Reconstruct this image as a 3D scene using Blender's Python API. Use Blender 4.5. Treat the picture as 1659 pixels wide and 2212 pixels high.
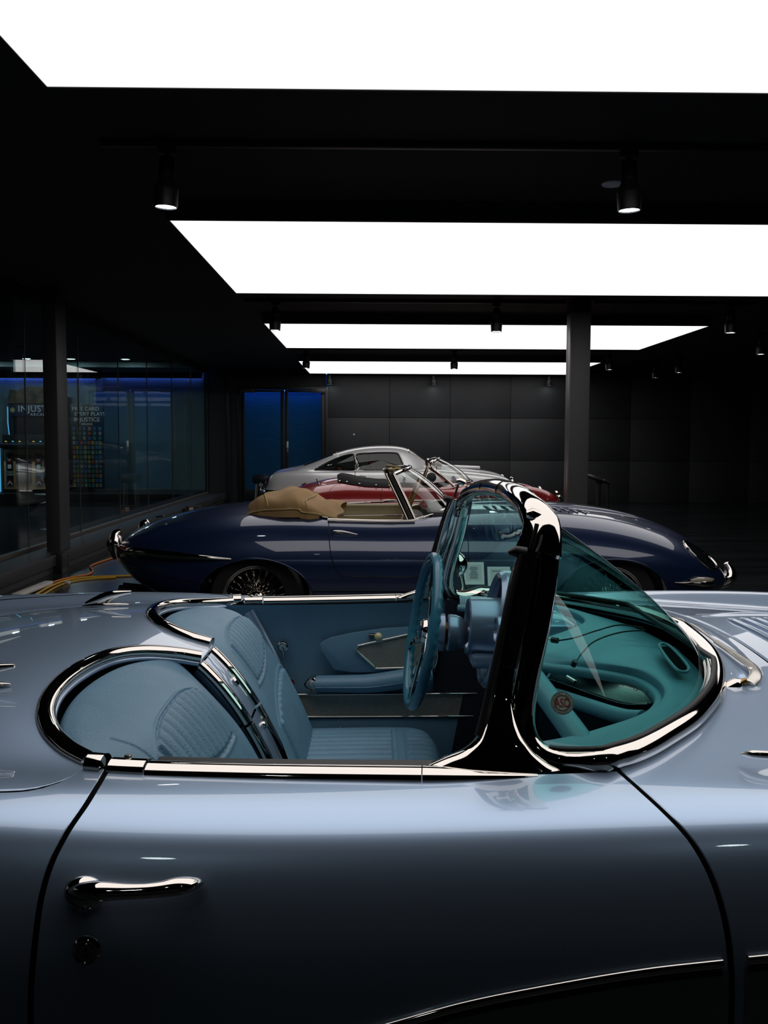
import bpy, bmesh, math, random
import numpy as np
from mathutils import Vector, Matrix

scene = bpy.context.scene
COL = scene.collection
for o in list(bpy.data.objects):
    bpy.data.objects.remove(o)

# ---------------------------------------------------------------- camera
CAM_H, FPX = 1.42, 2058.0
PITCH, YAW, ROLL = math.radians(-4.28), math.radians(0.77), 0.004
fw = Vector((math.sin(YAW) * math.cos(PITCH), math.cos(YAW) * math.cos(PITCH), math.sin(PITCH)))
r0 = Vector((math.cos(YAW), -math.sin(YAW), 0)); u0 = r0.cross(fw)
rt = r0 * math.cos(ROLL) + u0 * math.sin(ROLL); up = u0 * math.cos(ROLL) - r0 * math.sin(ROLL)
cam_d = bpy.data.cameras.new('camera'); cam = bpy.data.objects.new('camera', cam_d); COL.objects.link(cam)
cam_d.sensor_fit = 'VERTICAL'; cam_d.sensor_height = 36.0; cam_d.sensor_width = 27.0
cam_d.lens = 36.0 * FPX / 2212.0
cam_d.clip_start = 0.02; cam_d.clip_end = 200
cam.matrix_world = Matrix(((rt.x, up.x, -fw.x, 0), (rt.y, up.y, -fw.y, 0), (rt.z, up.z, -fw.z, CAM_H), (0, 0, 0, 1)))
scene.camera = cam

# ---------------------------------------------------------------- world, exposure
world = bpy.data.worlds.new('world'); scene.world = world; world.use_nodes = True
bg = world.node_tree.nodes['Background']
bg.inputs[0].default_value = (0.5, 0.7, 0.8, 1); bg.inputs[1].default_value = 0.0
vs = scene.view_settings
vs.view_transform = 'Standard'; vs.look = 'None'; vs.exposure = 0.0; vs.gamma = 1.0; vs.use_curve_mapping = False
PANEL_L = 1.4          # radiance of the luminous ceiling panels
SPOT_L = 14.0           # radiance of the spotlight lenses

# ---------------------------------------------------------------- materials
def srgb(r, g, b):
    f = lambda c: (c / 255 / 12.92) if c / 255 <= 0.04045 else ((c / 255 + 0.055) / 1.055) ** 2.4
    return (f(r), f(g), f(b), 1)
MATS = {}
def mat(name, base, metallic=0.0, rough=0.5, coat=0.0, coat_rough=0.03, coat_ior=1.5, spec=0.5, bump=None, var=None, emit=None, trans=0.0, ior=1.45, sheen=0.0, aniso=None):
    if name in MATS: return MATS[name]
    m = bpy.data.materials.new(name); m.use_nodes = True
    nt = m.node_tree; p = nt.nodes['Principled BSDF']
    p.inputs['Base Color'].default_value = base if len(base) == 4 else (*base, 1)
    p.inputs['Metallic'].default_value = metallic; p.inputs['Roughness'].default_value = rough
    p.inputs['Coat Weight'].default_value = coat; p.inputs['Coat Roughness'].default_value = coat_rough; p.inputs['Coat IOR'].default_value = coat_ior
    p.inputs['Specular IOR Level'].default_value = spec; p.inputs['IOR'].default_value = ior
    p.inputs['Transmission Weight'].default_value = trans
    p.inputs['Sheen Weight'].default_value = sheen
    if emit:
        p.inputs['Emission Color'].default_value = (*emit[:3], 1); p.inputs['Emission Strength'].default_value = emit[3]
    tc = nt.nodes.new('ShaderNodeTexCoord')
    if var:   # (scale, amount[, stretch])
        n = nt.nodes.new('ShaderNodeTexNoise'); n.inputs['Scale'].default_value = var[0]; n.inputs['Detail'].default_value = 4
        if len(var) > 2:
            mp = nt.nodes.new('ShaderNodeMapping'); mp.inputs['Scale'].default_value = var[2]
            nt.links.new(tc.outputs['Object'], mp.inputs[0]); nt.links.new(mp.outputs[0], n.inputs['Vector'])
        else:
            nt.links.new(tc.outputs['Object'], n.inputs['Vector'])
        mr = nt.nodes.new('ShaderNodeMapRange'); mr.inputs['From Min'].default_value = 0.3; mr.inputs['From Max'].default_value = 0.7
        mr.inputs['To Min'].default_value = 1 - var[1]; mr.inputs['To Max'].default_value = 1 + var[1]
        nt.links.new(n.outputs['Fac'], mr.inputs['Value'])
        mx = nt.nodes.new('ShaderNodeVectorMath'); mx.operation = 'SCALE'; mx.inputs[0].default_value = tuple(base[:3])
        nt.links.new(mr.outputs[0], mx.inputs['Scale']); nt.links.new(mx.outputs[0], p.inputs['Base Color'])
    if bump:  # (kind, scale, strength, distance)
        if bump[0] == 'voronoi':
            n = nt.nodes.new('ShaderNodeTexVoronoi'); n.inputs['Scale'].default_value = bump[1]; out = n.outputs['Distance']
        elif bump[0] == 'wave':
            n = nt.nodes.new('ShaderNodeTexWave'); n.inputs['Scale'].default_value = bump[1]; out = n.outputs['Fac']; n.bands_direction = 'Z'
            n.inputs['Distortion'].default_value = 3.0; n.inputs['Detail'].default_value = 2
        else:
            n = nt.nodes.new('ShaderNodeTexNoise'); n.inputs['Scale'].default_value = bump[1]; n.inputs['Detail'].default_value = 3; out = n.outputs['Fac']
        nt.links.new(tc.outputs['Object'], n.inputs['Vector'])
        b = nt.nodes.new('ShaderNodeBump'); b.inputs['Strength'].default_value = bump[2]; b.inputs['Distance'].default_value = bump[3]
        nt.links.new(out, b.inputs['Height']); nt.links.new(b.outputs[0], p.inputs['Normal'])
    MATS[name] = m
    return m
def thin_glass(name, tint, refl_ior=1.45, rough=0.0, haze=0.0):
    m = bpy.data.materials.new(name); m.use_nodes = True; nt = m.node_tree; nt.nodes.clear()
    out = nt.nodes.new('ShaderNodeOutputMaterial')
    tr = nt.nodes.new('ShaderNodeBsdfTransparent'); tr.inputs[0].default_value = (*tint, 1)
    gl = nt.nodes.new('ShaderNodeBsdfGlossy'); gl.inputs['Roughness'].default_value = rough; gl.inputs['Color'].default_value = (1, 1, 1, 1)
    fr = nt.nodes.new('ShaderNodeFresnel'); fr.inputs['IOR'].default_value = refl_ior
    ge = nt.nodes.new('ShaderNodeNewGeometry'); mi = nt.nodes.new('ShaderNodeMix'); mi.data_type = 'FLOAT'   # same pane reflectance from both faces
    mi.inputs[2].default_value = refl_ior; mi.inputs[3].default_value = 1 / refl_ior
    nt.links.new(ge.outputs['Backfacing'], mi.inputs[0]); nt.links.new(mi.outputs[0], fr.inputs['IOR'])
    mx = nt.nodes.new('ShaderNodeMixShader')
    nt.links.new(fr.outputs[0], mx.inputs[0]); nt.links.new(tr.outputs[0], mx.inputs[1]); nt.links.new(gl.outputs[0], mx.inputs[2])
    nt.links.new(mx.outputs[0], out.inputs[0])
    MATS[name] = m
    return m
def emitter(name, col, strength):
    m = bpy.data.materials.new(name); m.use_nodes = True; nt = m.node_tree; nt.nodes.clear()
    out = nt.nodes.new('ShaderNodeOutputMaterial'); e = nt.nodes.new('ShaderNodeEmission')
    e.inputs[0].default_value = (*col, 1); e.inputs[1].default_value = strength
    nt.links.new(e.outputs[0], out.inputs[0]); MATS[name] = m
    return m

CHROME = mat('chrome', (0.68, 0.635, 0.59), 1.0, 0.04)
DCHROME = mat('brushed_steel', (0.6, 0.57, 0.53), 1.0, 0.3, var=(60, 0.08))
RUBBER = mat('black_rubber', (0.006, 0.006, 0.007), 0, 0.45, bump=('noise', 300, 0.1, 0.001))
SHADEM = mat('gap_shade_black', (0.0015, 0.0015, 0.002), 0, 0.9, spec=0.05, var=(20, .1))  # near-black that paints the shade inside body gaps
BLACKM = mat('black_metal', (0.012, 0.013, 0.014), 0.0, 0.38, var=(8, 0.1))
CEILM = mat('ceiling_black_paint', (0.011, 0.0125, 0.0135), 0.0, 0.75, var=(2, 0.12))
FRAMEM = mat('panel_frame_black', (0.014, 0.0165, 0.017), 0.0, 0.6, var=(3, 0.08))
FLOORM = mat('dark_polished_concrete', (0.013, 0.017, 0.018), 0.0, 0.22, var=(0.8, 0.5, (0.5, 3, 1)), bump=('noise', 3, 0.05, 0.01))
WALLM = mat('charcoal_wall_panel', (0.023, 0.025, 0.028), 0.0, 0.62, var=(1.6, 0.15), bump=('noise', 60, 0.08, 0.002))
JOINTM = mat('wall_joint_black', (0.006, 0.006, 0.006), 0.0, 0.8, var=(3, 0.1))
COLM = mat('column_grey_paint', (0.045, 0.044, 0.046), 0.0, 0.5, var=(4, 0.06, (1, 1, 0.1)))
LEDGEM = mat('ledge_grey_stone', (0.028, 0.028, 0.029), 0.0, 0.55, var=(2.5, 0.12))

# ---------------------------------------------------------------- mesh helpers
def tag(o, label=None, cat=None, group=None, kind=None):
    if label: o['label'] = label
    if cat: o['category'] = cat
    if group: o['group'] = group
    if kind: o['kind'] = kind
    return o
def empty(name, loc=(0, 0, 0), label=None, cat=None, group=None, kind=None, parent=None):
    o = bpy.data.objects.new(name, None); COL.objects.link(o); o.location = loc
    if parent: o.parent = parent
    return tag(o, label, cat, group, kind)
def mk(name, verts, faces, m, parent=None, smooth=True, label=None, kind=None, cat=None, group=None, normals=None, sharp=None):
    me = bpy.data.meshes.new(name)
    me.from_pydata([tuple(map(float, v)) for v in verts], [], [tuple(map(int, f)) for f in faces])
    if m: me.materials.append(m)
    if smooth:
        me.polygons.foreach_set('use_smooth', [True] * len(me.polygons))
    me.update()
    if normals is not None:
        me.normals_split_custom_set_from_vertices([tuple(map(float, n)) for n in normals])
    elif smooth and sharp:
        me.set_sharp_from_angle(angle=math.radians(sharp))
    o = bpy.data.objects.new(name, me); COL.objects.link(o)
    if parent: o.parent = parent
    return tag(o, label, cat, group, kind)
class MB:
    """collects pieces of ONE part"""
    def __init__(s): s.v = []; s.f = []
    def add(s, v, f):
        n = len(s.v); s.v += [tuple(map(float, p)) for p in v]; s.f += [tuple(int(i) + n for i in q) for q in f]; return s
    def box(s, c, d, rz=0, rx=0, ry=0):
        vs = [Vector((sx * d[0] / 2, sy * d[1] / 2, sz * d[2] / 2)) for sx in (-1, 1) for sy in (-1, 1) for sz in (-1, 1)]
        M = Matrix.Translation(c) @ Matrix.Rotation(rz, 4, 'Z') @ Matrix.Rotation(ry, 4, 'Y') @ Matrix.Rotation(rx, 4, 'X')
        return s.add([M @ p for p in vs], [(0, 1, 3, 2), (4, 6, 7, 5), (0, 4, 5, 1), (2, 3, 7, 6), (0, 2, 6, 4), (1, 5, 7, 3)])
    def build(s, name, m, parent=None, smooth=False, bevel=0, **k):
        o = mk(name, s.v, s.f, m, parent, smooth, **k)
        if bevel: bev(o, bevel)
        return o
def bev(o, w, seg=2):
    bm = bmesh.new(); bm.from_mesh(o.data)
    bmesh.ops.recalc_face_normals(bm, faces=bm.faces)
    bmesh.ops.bevel(bm, geom=[e for e in bm.edges if e.calc_face_angle(0) > 0.5], offset=w, segments=seg, profile=0.5, affect='EDGES', clamp_overlap=True)
    for f in bm.faces: f.smooth = True
    bm.to_mesh(o.data); bm.free()
    o.data.set_sharp_from_angle(angle=math.radians(40))
    return o
def boxo(name, c, d, m, parent=None, bevel=0.0, rz=0, rx=0, ry=0, **k):
    return MB().box(c, d, rz, rx, ry).build(name, m, parent, bevel=bevel, **k)
def grid(nu, nv, fn, closed_u=False, closed_v=False):
    """fn(i,j)->xyz ; quads"""
    v = [fn(i, j) for i in range(nu) for j in range(nv)]
    f = []
    for i in range(nu if closed_u else nu - 1):
        for j in range(nv if closed_v else nv - 1):
            a = i * nv + j; b = ((i + 1) % nu) * nv + j; c = ((i + 1) % nu) * nv + (j + 1) % nv; d = i * nv + (j + 1) % nv
            f.append((a, b, c, d))
    return v, f
def _N3(n, u):
    """clamped uniform cubic B-spline basis, rows for u"""
    u = np.clip(np.atleast_1d(np.asarray(u, float)), 0, 1 - 1e-9); p = min(3, n - 1)
    k = np.concatenate([np.zeros(p), np.linspace(0, 1, n - p + 1), np.ones(p)])
    B = np.zeros((len(u), n + p))
    for i in range(n + p):
        B[:, i] = (u >= k[i]) & (u < k[i + 1])
    for d in range(1, p + 1):
        for i in range(n + p - d):
            a = k[i + d] - k[i]; b = k[i + d + 1] - k[i + 1]
            t = 0
            if a > 0: t = t + (u - k[i]) / a * B[:, i]
            if b > 0: t = t + (k[i + d + 1] - u) / b * B[:, i + 1]
            B[:, i] = t
    return B[:, :n]
_N3T = {}
def N3(n, u):
    if n not in _N3T: _N3T[n] = _N3(n, np.linspace(0, 1, 6001))
    q = np.clip(np.atleast_1d(np.asarray(u, float)), 0, 1 - 1e-9) * 6000; i = q.astype(int); f = (q - i)[:, None]; T = _N3T[n]
    return T[i] * (1 - f) + T[i + 1] * f
def bsp(P, n, interp=True, closed=False):
    """smooth curve through (interp) or near the points -> n samples"""
    P = np.asarray(P, float)
    if closed:
        m = len(P); t = np.arange(n) / n * m; out = []
        for q in t:
            i = int(q); f = q - i; p0, p1, p2, p3 = (P[(i + d) % m] for d in (-1, 0, 1, 2))
            out.append(0.5 * (2 * p1 + (p2 - p0) * f + (2 * p0 - 5 * p1 + 4 * p2 - p3) * f * f + (3 * p1 - p0 - 3 * p2 + p3) * f ** 3))
        return np.array(out)
    u = np.linspace(0, 1, n)
    if not interp or len(P) < 4: 
        return N3(len(P), u) @ P if len(P) >= 3 else P[0] + (P[-1] - P[0]) * u[:, None]
    # centripetal Catmull-Rom
    d = np.sqrt(np.linalg.norm(np.diff(P, axis=0), axis=1)) + 1e-6; t = np.concatenate([[0], np.cumsum(d)])
    m = np.zeros_like(P)
    m[1:-1] = (P[2:] - P[:-2]) / (t[2:] - t[:-2])[:, None]
    m[0] = (P[1] - P[0]) / d[0]; m[-1] = (P[-1] - P[-2]) / d[-1]
    uu = u * t[-1]; i = np.clip(np.searchsorted(t, uu, side='right') - 1, 0, len(P) - 2)
    h = (t[i + 1] - t[i])[:, None]; s = ((uu - t[i]) / (t[i + 1] - t[i]))[:, None]
    return (2 * s ** 3 - 3 * s ** 2 + 1) * P[i] + (s ** 3 - 2 * s ** 2 + s) * h * m[i] + (-2 * s ** 3 + 3 * s ** 2) * P[i + 1] + (s ** 3 - s ** 2) * h * m[i + 1]
def frames(path, closed=False, up0=None):
    path = [Vector(p) for p in path]; n = len(path); T = []
    for i in range(n):
        a = path[(i - 1) % n] if (closed or i > 0) else path[i]; b = path[(i + 1) % n] if (closed or i < n - 1) else path[i]
        T.append((b - a).normalized() if (b - a).length > 1e-9 else Vector((1, 0, 0)))
    out = []
    if up0 is not None:            # constant up reference
        u_ = Vector(up0)
        for t in T:
            s = t.cross(u_); s = s.normalized() if s.length > 1e-5 else Vector((0, 1, 0))
            out.append((s, s.cross(t).normalized()))
        return path, out
    ref = Vector((0, 0, 1)) if abs(T[0].z) < 0.9 else Vector((1, 0, 0))
    s = T[0].cross(ref).normalized()
    for i, t in enumerate(T):
        s = (s - t * s.dot(t)); s = s.normalized() if s.length > 1e-6 else t.orthogonal().normalized()
        out.append((s, s.cross(t).normalized()))
    return path, out
def sweep(path, sec, closed=False, up0=None, caps=True, scale=None):
    """sec: list of (side, up) offsets, closed ring; scale: per path point"""
    path, fr = frames(path, closed, up0); n = len(path); k = len(sec); v = []
    for i, p in enumerate(path):
        sc = 1.0 if scale is None else scale[i]
        sx, sy = (sc if isinstance(sc, (tuple, list, np.ndarray)) else (sc, sc))
        s, u_ = fr[i]
        for a, b in sec: v.append(p + s * a * float(sx) + u_ * b * float(sy))
    f = []
    for i in range(n if closed else n - 1):
        for j in range(k):
            f.append((i * k + j, i * k + (j + 1) % k, ((i + 1) % n) * k + (j + 1) % k, ((i + 1) % n) * k + j))
    if caps and not closed:
        f.append(tuple(range(k))[::-1]); f.append(tuple((n - 1) * k + j for j in range(k)))
    return v, f
def circ(r, k=10, ry=None, ph=0):
    ry = r if ry is None else ry
    return [(r * math.cos(2 * math.pi * j / k + ph), ry * math.sin(2 * math.pi * j / k + ph)) for j in range(k)]
def tube(name, path, r, m, parent=None, k=10, closed=False, up0=None, ry=None, scale=None, **kw):
    v, f = sweep(path, circ(r, k, ry), closed, up0, True, scale)
    return mk(name, v, f, m, parent, True, sharp=60, **kw)
def lathe_vf(prof, M=None, n=32, a0=0, a1=2 * math.pi, cap=False):
    """prof: (r, h) ; axis local Z, transformed by M"""
    full = abs(a1 - a0 - 2 * math.pi) < 1e-6; nn = n if full else n + 1
    v, f = grid(nn, len(prof), lambda i, j: Vector((prof[j][0] * math.cos(a0 + (a1 - a0) * i / n), prof[j][0] * math.sin(a0 + (a1 - a0) * i / n), prof[j][1])), closed_u=full)
    if M is not None: v = [M @ Vector(p) for p in v]
    return v, f
def lathe(name, prof, M, m, parent=None, n=32, sharp=35, a0=0, a1=2 * math.pi, **kw):
    v, f = lathe_vf(prof, M, n, a0, a1)
    return mk(name, v, f, m, parent, True, sharp=sharp, **kw)
def axisM(p, d, roll=0):
    q = Vector(d).normalized().to_track_quat('Z', 'Y')
    return Matrix.Translation(p) @ q.to_matrix().to_4x4() @ Matrix.Rotation(roll, 4, 'Z')
def plate(name, pts, thick, nrm, m, parent=None, bevel=0, **kw):
    """flat polygon extruded along nrm"""
    nrm = Vector(nrm) * thick; n = len(pts)
    v = [Vector(p) for p in pts] + [Vector(p) + nrm for p in pts]
    f = [tuple(range(n))[::-1], tuple(range(n, 2 * n))] + [(i, (i + 1) % n, n + (i + 1) % n, n + i) for i in range(n)]
    o = mk(name, v, f, m, parent, False, **kw)
    bm = bmesh.new(); bm.from_mesh(o.data); bmesh.ops.recalc_face_normals(bm, faces=bm.faces); bm.to_mesh(o.data); bm.free()
    if bevel: bev(o, bevel)
    return o
FONTMESH = {}
def text_obj(name, s, size, M, m, parent=None, extrude=0.0005, align='CENTER', spacing=1.0, **kw):
    cu = bpy.data.curves.new(name, 'FONT'); cu.body = s; cu.size = size; cu.extrude = extrude; cu.align_x = align; cu.align_y = 'CENTER'; cu.space_character = spacing
    cu.resolution_u = 3
    t = bpy.data.objects.new(name, cu)
    me = bpy.data.meshes.new_from_object(t)
    bpy.data.objects.remove(t); bpy.data.curves.remove(cu)
    me.transform(M); me.materials.clear(); me.materials.append(m)
    o = bpy.data.objects.new(name, me); COL.objects.link(o)
    if parent: o.parent = parent
    return tag(o, **kw)
def mirror_mesh(o, name=None):
    """copy mirrored across local y=0"""
    me = o.data.copy(); me.transform(Matrix.Scale(-1, 4, (0, 1, 0))); me.flip_normals()
    c = bpy.data.objects.new(name or o.name.split('.')[0], me); COL.objects.link(c); c.parent = o.parent
    return c
def join(objs, name=None):
    for o in bpy.context.selected_objects: o.select_set(False)
    for o in objs: o.select_set(True)
    bpy.context.view_layer.objects.active = objs[0]
    bpy.ops.object.join()
    if name: objs[0].name = name
    objs[0].select_set(False)
    return objs[0]
def copy_tree(o, parent=None):
    c = o.copy(); COL.objects.link(c); c.parent = parent
    for ch in o.children: copy_tree(ch, c)
    return c
def unpx(x, y, Y):
    """world point seen at a photo position, at world depth Y (used for measuring)"""
    d = fw + rt * ((x - 829.5) / FPX) - up * ((y - 1106.0) / FPX)
    return Vector((0, 0, CAM_H)) + d * (Y / d.y)
def unpz(x, y, Z):
    d = fw + rt * ((x - 829.5) / FPX) - up * ((y - 1106.0) / FPX)
    return Vector((0, 0, CAM_H)) + d * ((Z - CAM_H) / d.z)
# ================================================================ ROOM
Y0, Y1, XR, XL, ZC = -6.0, 22.0, 13.0, -3.76, 3.05
LX = -9.0       # far wall of the games room behind the glass
mk('floor', [(LX, Y0, 0), (XR, Y0, 0), (XR, Y1 + 2.2, 0), (LX, Y1 + 2.2, 0)], [(0, 1, 2, 3)], FLOORM, smooth=False, kind='structure')
mk('ceiling', [(LX, Y0, ZC), (LX, Y1 + 2.2, ZC), (XR, Y1 + 2.2, ZC), (XR, Y0, ZC)], [(0, 1, 2, 3)], CEILM, smooth=False, kind='structure')
boxo('wall_right', (XR + 0.1, (Y0 + Y1) / 2, ZC / 2), (0.2, Y1 - Y0, ZC), CEILM, kind='structure')
boxo('wall_front', ((XR + LX) / 2, Y0 - 0.1, ZC / 2), (XR - LX, 0.2, ZC), mat('warm_grey_wall', (0.12, 0.11, 0.115), 0, 0.6, var=(1.5, .3, (2, 1, .3))), kind='structure')
# back wall: black backing with proud charcoal panels
wb = boxo('wall_back', ((XR - 1.0) / 2, Y1 + 0.12, ZC / 2), (XR + 1.0, 0.2, ZC), JOINTM, kind='structure')
G = 0.008
xs0 = (841 - 802) / 2058 * 22.0
pw = 130.0 / 2058 * 22.0
rows = [(0.0, 0.972), (0.972, 1.945), (1.945, ZC - 0.02)]
edges = [-1.03] + [xs0 + pw * k for k in range(0, 9)]
for c in range(len(edges) - 1):
    for (za, zb) in rows:
        x0, x1 = edges[c], edges[c + 1]
        p = boxo('wall_panel', ((x0 + x1) / 2, Y1 + 0.005, (za + zb) / 2), (x1 - x0 - G, 0.03, zb - za - G), WALLM, wb, bevel=0.003)
# wall between door and glass partition
boxo('wall_back_left', (-3.38, Y1 + 0.1, ZC / 2), (0.72, 0.24, ZC), CEILM, kind='structure')
boxo('trim_1', (-3.27, Y1 - 0.05, ZC / 2), (0.06, 0.06, ZC), BLACKM, kind='structure', bevel=0.004)
boxo('wall_back_over_door', (-2.04, Y1 + 0.1, 2.84), (1.98, 0.2, 0.42), CEILM, kind='structure')
tube('wall_eyelet', [(-0.40, Y1 - 0.012, 1.56), (-0.40, Y1 - 0.03, 1.56)], 0.022, mat('eyelet_white', (0.5, 0.5, 0.5), 0, 0.4, var=(5, .05)), label='small round white button on the charcoal back wall', cat='button', k=16)

# ---- double glass door with blue lit corridor behind it
door = empty('door_1', (-1.99, Y1, 0), kind='structure')
def wd(p): return (p[0] + 1.99, p[1] - Y1, p[2])
FR = mat('door_frame_black', (0.010, 0.010, 0.011), 0.2, 0.4, var=(5, .1))
def dbox(name, x0, x1, z0, z1, y0, y1, m, bevel=0.004, parent=door):
    return boxo(name, wd(((x0 + x1) / 2, (y0 + y1) / 2, (z0 + z1) / 2)), (x1 - x0, y1 - y0, z1 - z0), m, parent, bevel)
dbox('door_frame', -3.06, -2.99, 0, 2.63, Y1 - 0.06, Y1 + 0.1, FR); dbox('door_frame', -1.07, -1.0, 0, 2.63, Y1 - 0.06, Y1 + 0.1, FR)
dbox('door_frame', -2.99, -1.07, 2.58, 2.63, Y1 - 0.06, Y1 + 0.1, FR)
DG = thin_glass('door_glass', (0.80, 0.90, 0.95), 1.35)
for (x0, x1) in ((-2.985, -2.0), (-1.985, -1.075)):
    leaf = empty('door_leaf', wd((x0, Y1, 0)), parent=door)
    def lb(name, a0, a1, z0, z1, m, y0=Y1 - 0.025, y1=Y1 + 0.025, leaf=leaf, x0=x0, bevel=0.003):
        return boxo(name, ((a0 + a1) / 2 - x0, (y0 + y1) / 2 - Y1, (z0 + z1) / 2), (a1 - a0, y1 - y0, z1 - z0), m, leaf, bevel)
    st = 0.085
    lb('stile', x0, x0 + 0.075, 0.02, 2.57, FR); lb('stile', x1 - st, x1, 0.02, 2.57, FR)
    lb('rail', x0 + 0.075, x1 - st, 2.52, 2.57, FR); lb('rail', x0 + 0.075, x1 - st, 0.02, 0.29, FR)
    lb('pane', x0 + 0.075, x1 - st, 0.29, 2.52, DG, Y1 - 0.004, Y1 + 0.004, bevel=0)
    cl = boxo('door_closer', ((x0 + 0.10 if x0 < -2.5 else x1 - 0.2) - x0 + 0.05, -0.06, 2.55), (0.33, 0.06, 0.09), mat('closer_grey', (0.05, 0.05, 0.052), 0.5, 0.4, var=(9, .1)), leaf, 0.006)
hx = -1.935
boxo('handle_plate', wd((hx, Y1 - 0.035, 1.27)), (0.05, 0.012, 0.25), DCHROME, door, 0.003)
tube('handle', [wd((hx, Y1 - 0.04, 1.24)), wd((hx, Y1 - 0.09, 1.24)), wd((hx + 0.02, Y1 - 0.1, 1.24)), wd((hx + 0.15, Y1 - 0.1, 1.235))], 0.011, CHROME, door, k=8)
# corridor behind the door
CORR = mat('corridor_blue_wallcovering', (0.03, 0.14, 0.24), 0.0, 0.6, var=(6, 0.25, (0.35, 1, 14)), bump=('noise', 40, 0.2, 0.004))
boxo('wall_corridor', (-2.0, Y1 + 1.55, ZC / 2), (3.2, 0.1, ZC), CORR, kind='structure')
boxo('wall_corridor_left', (-3.55, Y1 + 0.85, ZC / 2), (0.1, 1.3, ZC), CORR, kind='structure')
boxo('wall_corridor_right', (-0.45, Y1 + 0.85, ZC / 2), (0.1, 1.3, ZC), CORR, kind='structure')
BLUELED = emitter('blue_led_tape', (0.05, 0.16, 1.0), 7.0)
boxo('led_strip', (-2.0, Y1 + 1.30, 2.62), (2.9, 0.03, 0.02), BLUELED, label='blue LED strip glowing behind the double glass doors', cat='light strip')
TEALFILL = emitter('teal_fill', (0.12, 0.5, 0.75), 4.0)
boxo('corridor_fill_bar', (-2.0, Y1 + 0.35, 2.98), (2.4, 0.20, 0.04), TEALFILL, label='added teal fill bar lighting the corridor, hidden above the double doors', cat='lamp')  # unseen bar added to wash the corridor wall with teal

# ---- luminous ceiling panels
DIFF = emitter('luminous_diffuser', (1.0, 0.972, 0.962), PANEL_L)
PX0, PX1, PZ = -1.39, 4.382, 2.92
names = ['huge glowing white ceiling light box directly above the silver-blue convertible',
         'glowing white ceiling light box second from the camera, above the dark blue convertible',
         'glowing white ceiling light box third from the camera, above the red convertible',
         'narrowest and farthest glowing white ceiling light box, near the back wall']
for lab, (ya, yb) in zip(names, ((0.98, 4.215), (6.69, 9.93), (12.47, 15.72), (18.30, 21.62))):
    cx_, cy_ = (PX0 + PX1) / 2, (ya + yb) / 2
    e = empty('ceiling_light_panel', (cx_, cy_, PZ), lab, 'ceiling light', 'luminous ceiling panels')
    w, d = PX1 - PX0, yb - ya
    for (c, s) in (((0, -d / 2 - .01, .065), (w + .04, .02, .13)), ((0, d / 2 + .01, .065), (w + .04, .02, .13)), ((-w / 2 - .01, 0, .065), (.02, d, .13)), ((w / 2 + .01, 0, .065), (.02, d, .13))):
        boxo('frame_side', c, s, FRAMEM, e)
    mk('diffuser', [(-w / 2, -d / 2, .004), (-w / 2, d / 2, .004), (w / 2, d / 2, .004), (w / 2, -d / 2, .004)], [(0, 1, 2, 3)], DIFF, e, smooth=False)

# ---- tracks and spotlights
LENS = emitter('spot_lens', (0.86, 1.0, 1.0), SPOT_L)
def track(x0, x1, y0, y1, label):
    return boxo('lighting_track', ((x0 + x1) / 2, (y0 + y1) / 2, ZC - 0.018), (max(x1 - x0, .04), max(y1 - y0, .04), 0.036), BLACKM, bevel=0.004, label=label, cat='track', group='ceiling tracks')
track(-1.48, 2.27, 5.33, 5.37, 'black lighting track between the two nearest ceiling light boxes')
track(-1.48, 4.5, -0.40, -0.36, 'black lighting track overhead between the foreground light boxes')
track(-1.48, 2.26, 11.18, 11.22, 'black lighting track left of the column, second from the camera')
track(2.60, 4.5, 11.18, 11.22, 'short black lighting track right of the grey column')
track(-1.4, 4.6, 16.98, 17.02, 'black lighting track third from the camera, in front of the farthest light box')
track(-1.4, 4.6, 21.80, 21.84, 'black lighting track closest to the back wall')
track(5.63, 5.67, 8.0, 21.0, 'long black lighting track running away over the dark right side')
def make_spot():
    e = empty('track_spotlight', (0, 0, 0))
    boxo('adapter', (0, 0, -0.035), (0.10, 0.034, 0.035), BLACKM, e, 0.004)
    tube('stem', [(0, 0, -0.045), (0, 0, -0.10)], 0.014, BLACKM, e, k=12)
    lathe('housing', [(0, -.07), (.034, -.07), (.04, -.078), (.043, -.17), (.043, -.185), (.066, -.235), (.068, -.245), (.063, -.34), (.058, -.34), (.056, -.33)], None, BLACKM, e, 28)
    mk('lens', *lathe_vf([(0.0001, -.333), (.056, -.333)], None, 28), LENS, e, smooth=False)
    return e
sp0 = make_spot(); first = True
spots = [(-0.70, -0.38, 'overhead spotlight mirrored as the left glint in the roadster door', 0), (1.18, -0.38, 'overhead spotlight mirrored as the right glint in the roadster door', 0), (-1.12, 5.35, 'black track spotlight hanging nearest the camera on the left', 6), (1.41, 5.35, 'black track spotlight nearest the camera beside the round ceiling speaker', -5),
         (-1.115, 11.2, 'small track spotlight over the left end of the third light box', 5), (1.45, 11.2, 'small track spotlight in front of the middle of the third light box', 0), (4.19, 11.2, 'small track spotlight right of the column near the third light box', 0),
         (-1.15, 17.0, 'tiny track spotlight over the left end of the farthest light box', 5), (1.46, 17.0, 'tiny track spotlight in front of the middle of the farthest light box', 0), (4.22, 17.0, 'tiny track spotlight just right of the column, beyond the third light box', 0),
         (1.40, 21.82, 'tiny spotlight lit up in front of the back wall above the silver car', -12), (4.04, 21.82, 'tiny dark spotlight in front of the back wall left of the column', 0), (-0.95, 21.82, 'tiny spotlight glinting above the right door leaf', 0),
         (5.65, 13.9, 'spotlight lens glowing at the far right edge under the dark ceiling', 0), (5.65, 17.6, 'upper of the two tiny spotlights glowing on the dark right side', 0), (5.65, 19.06, 'lower of the two tiny spotlights glowing on the dark right side', 0)]
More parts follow.
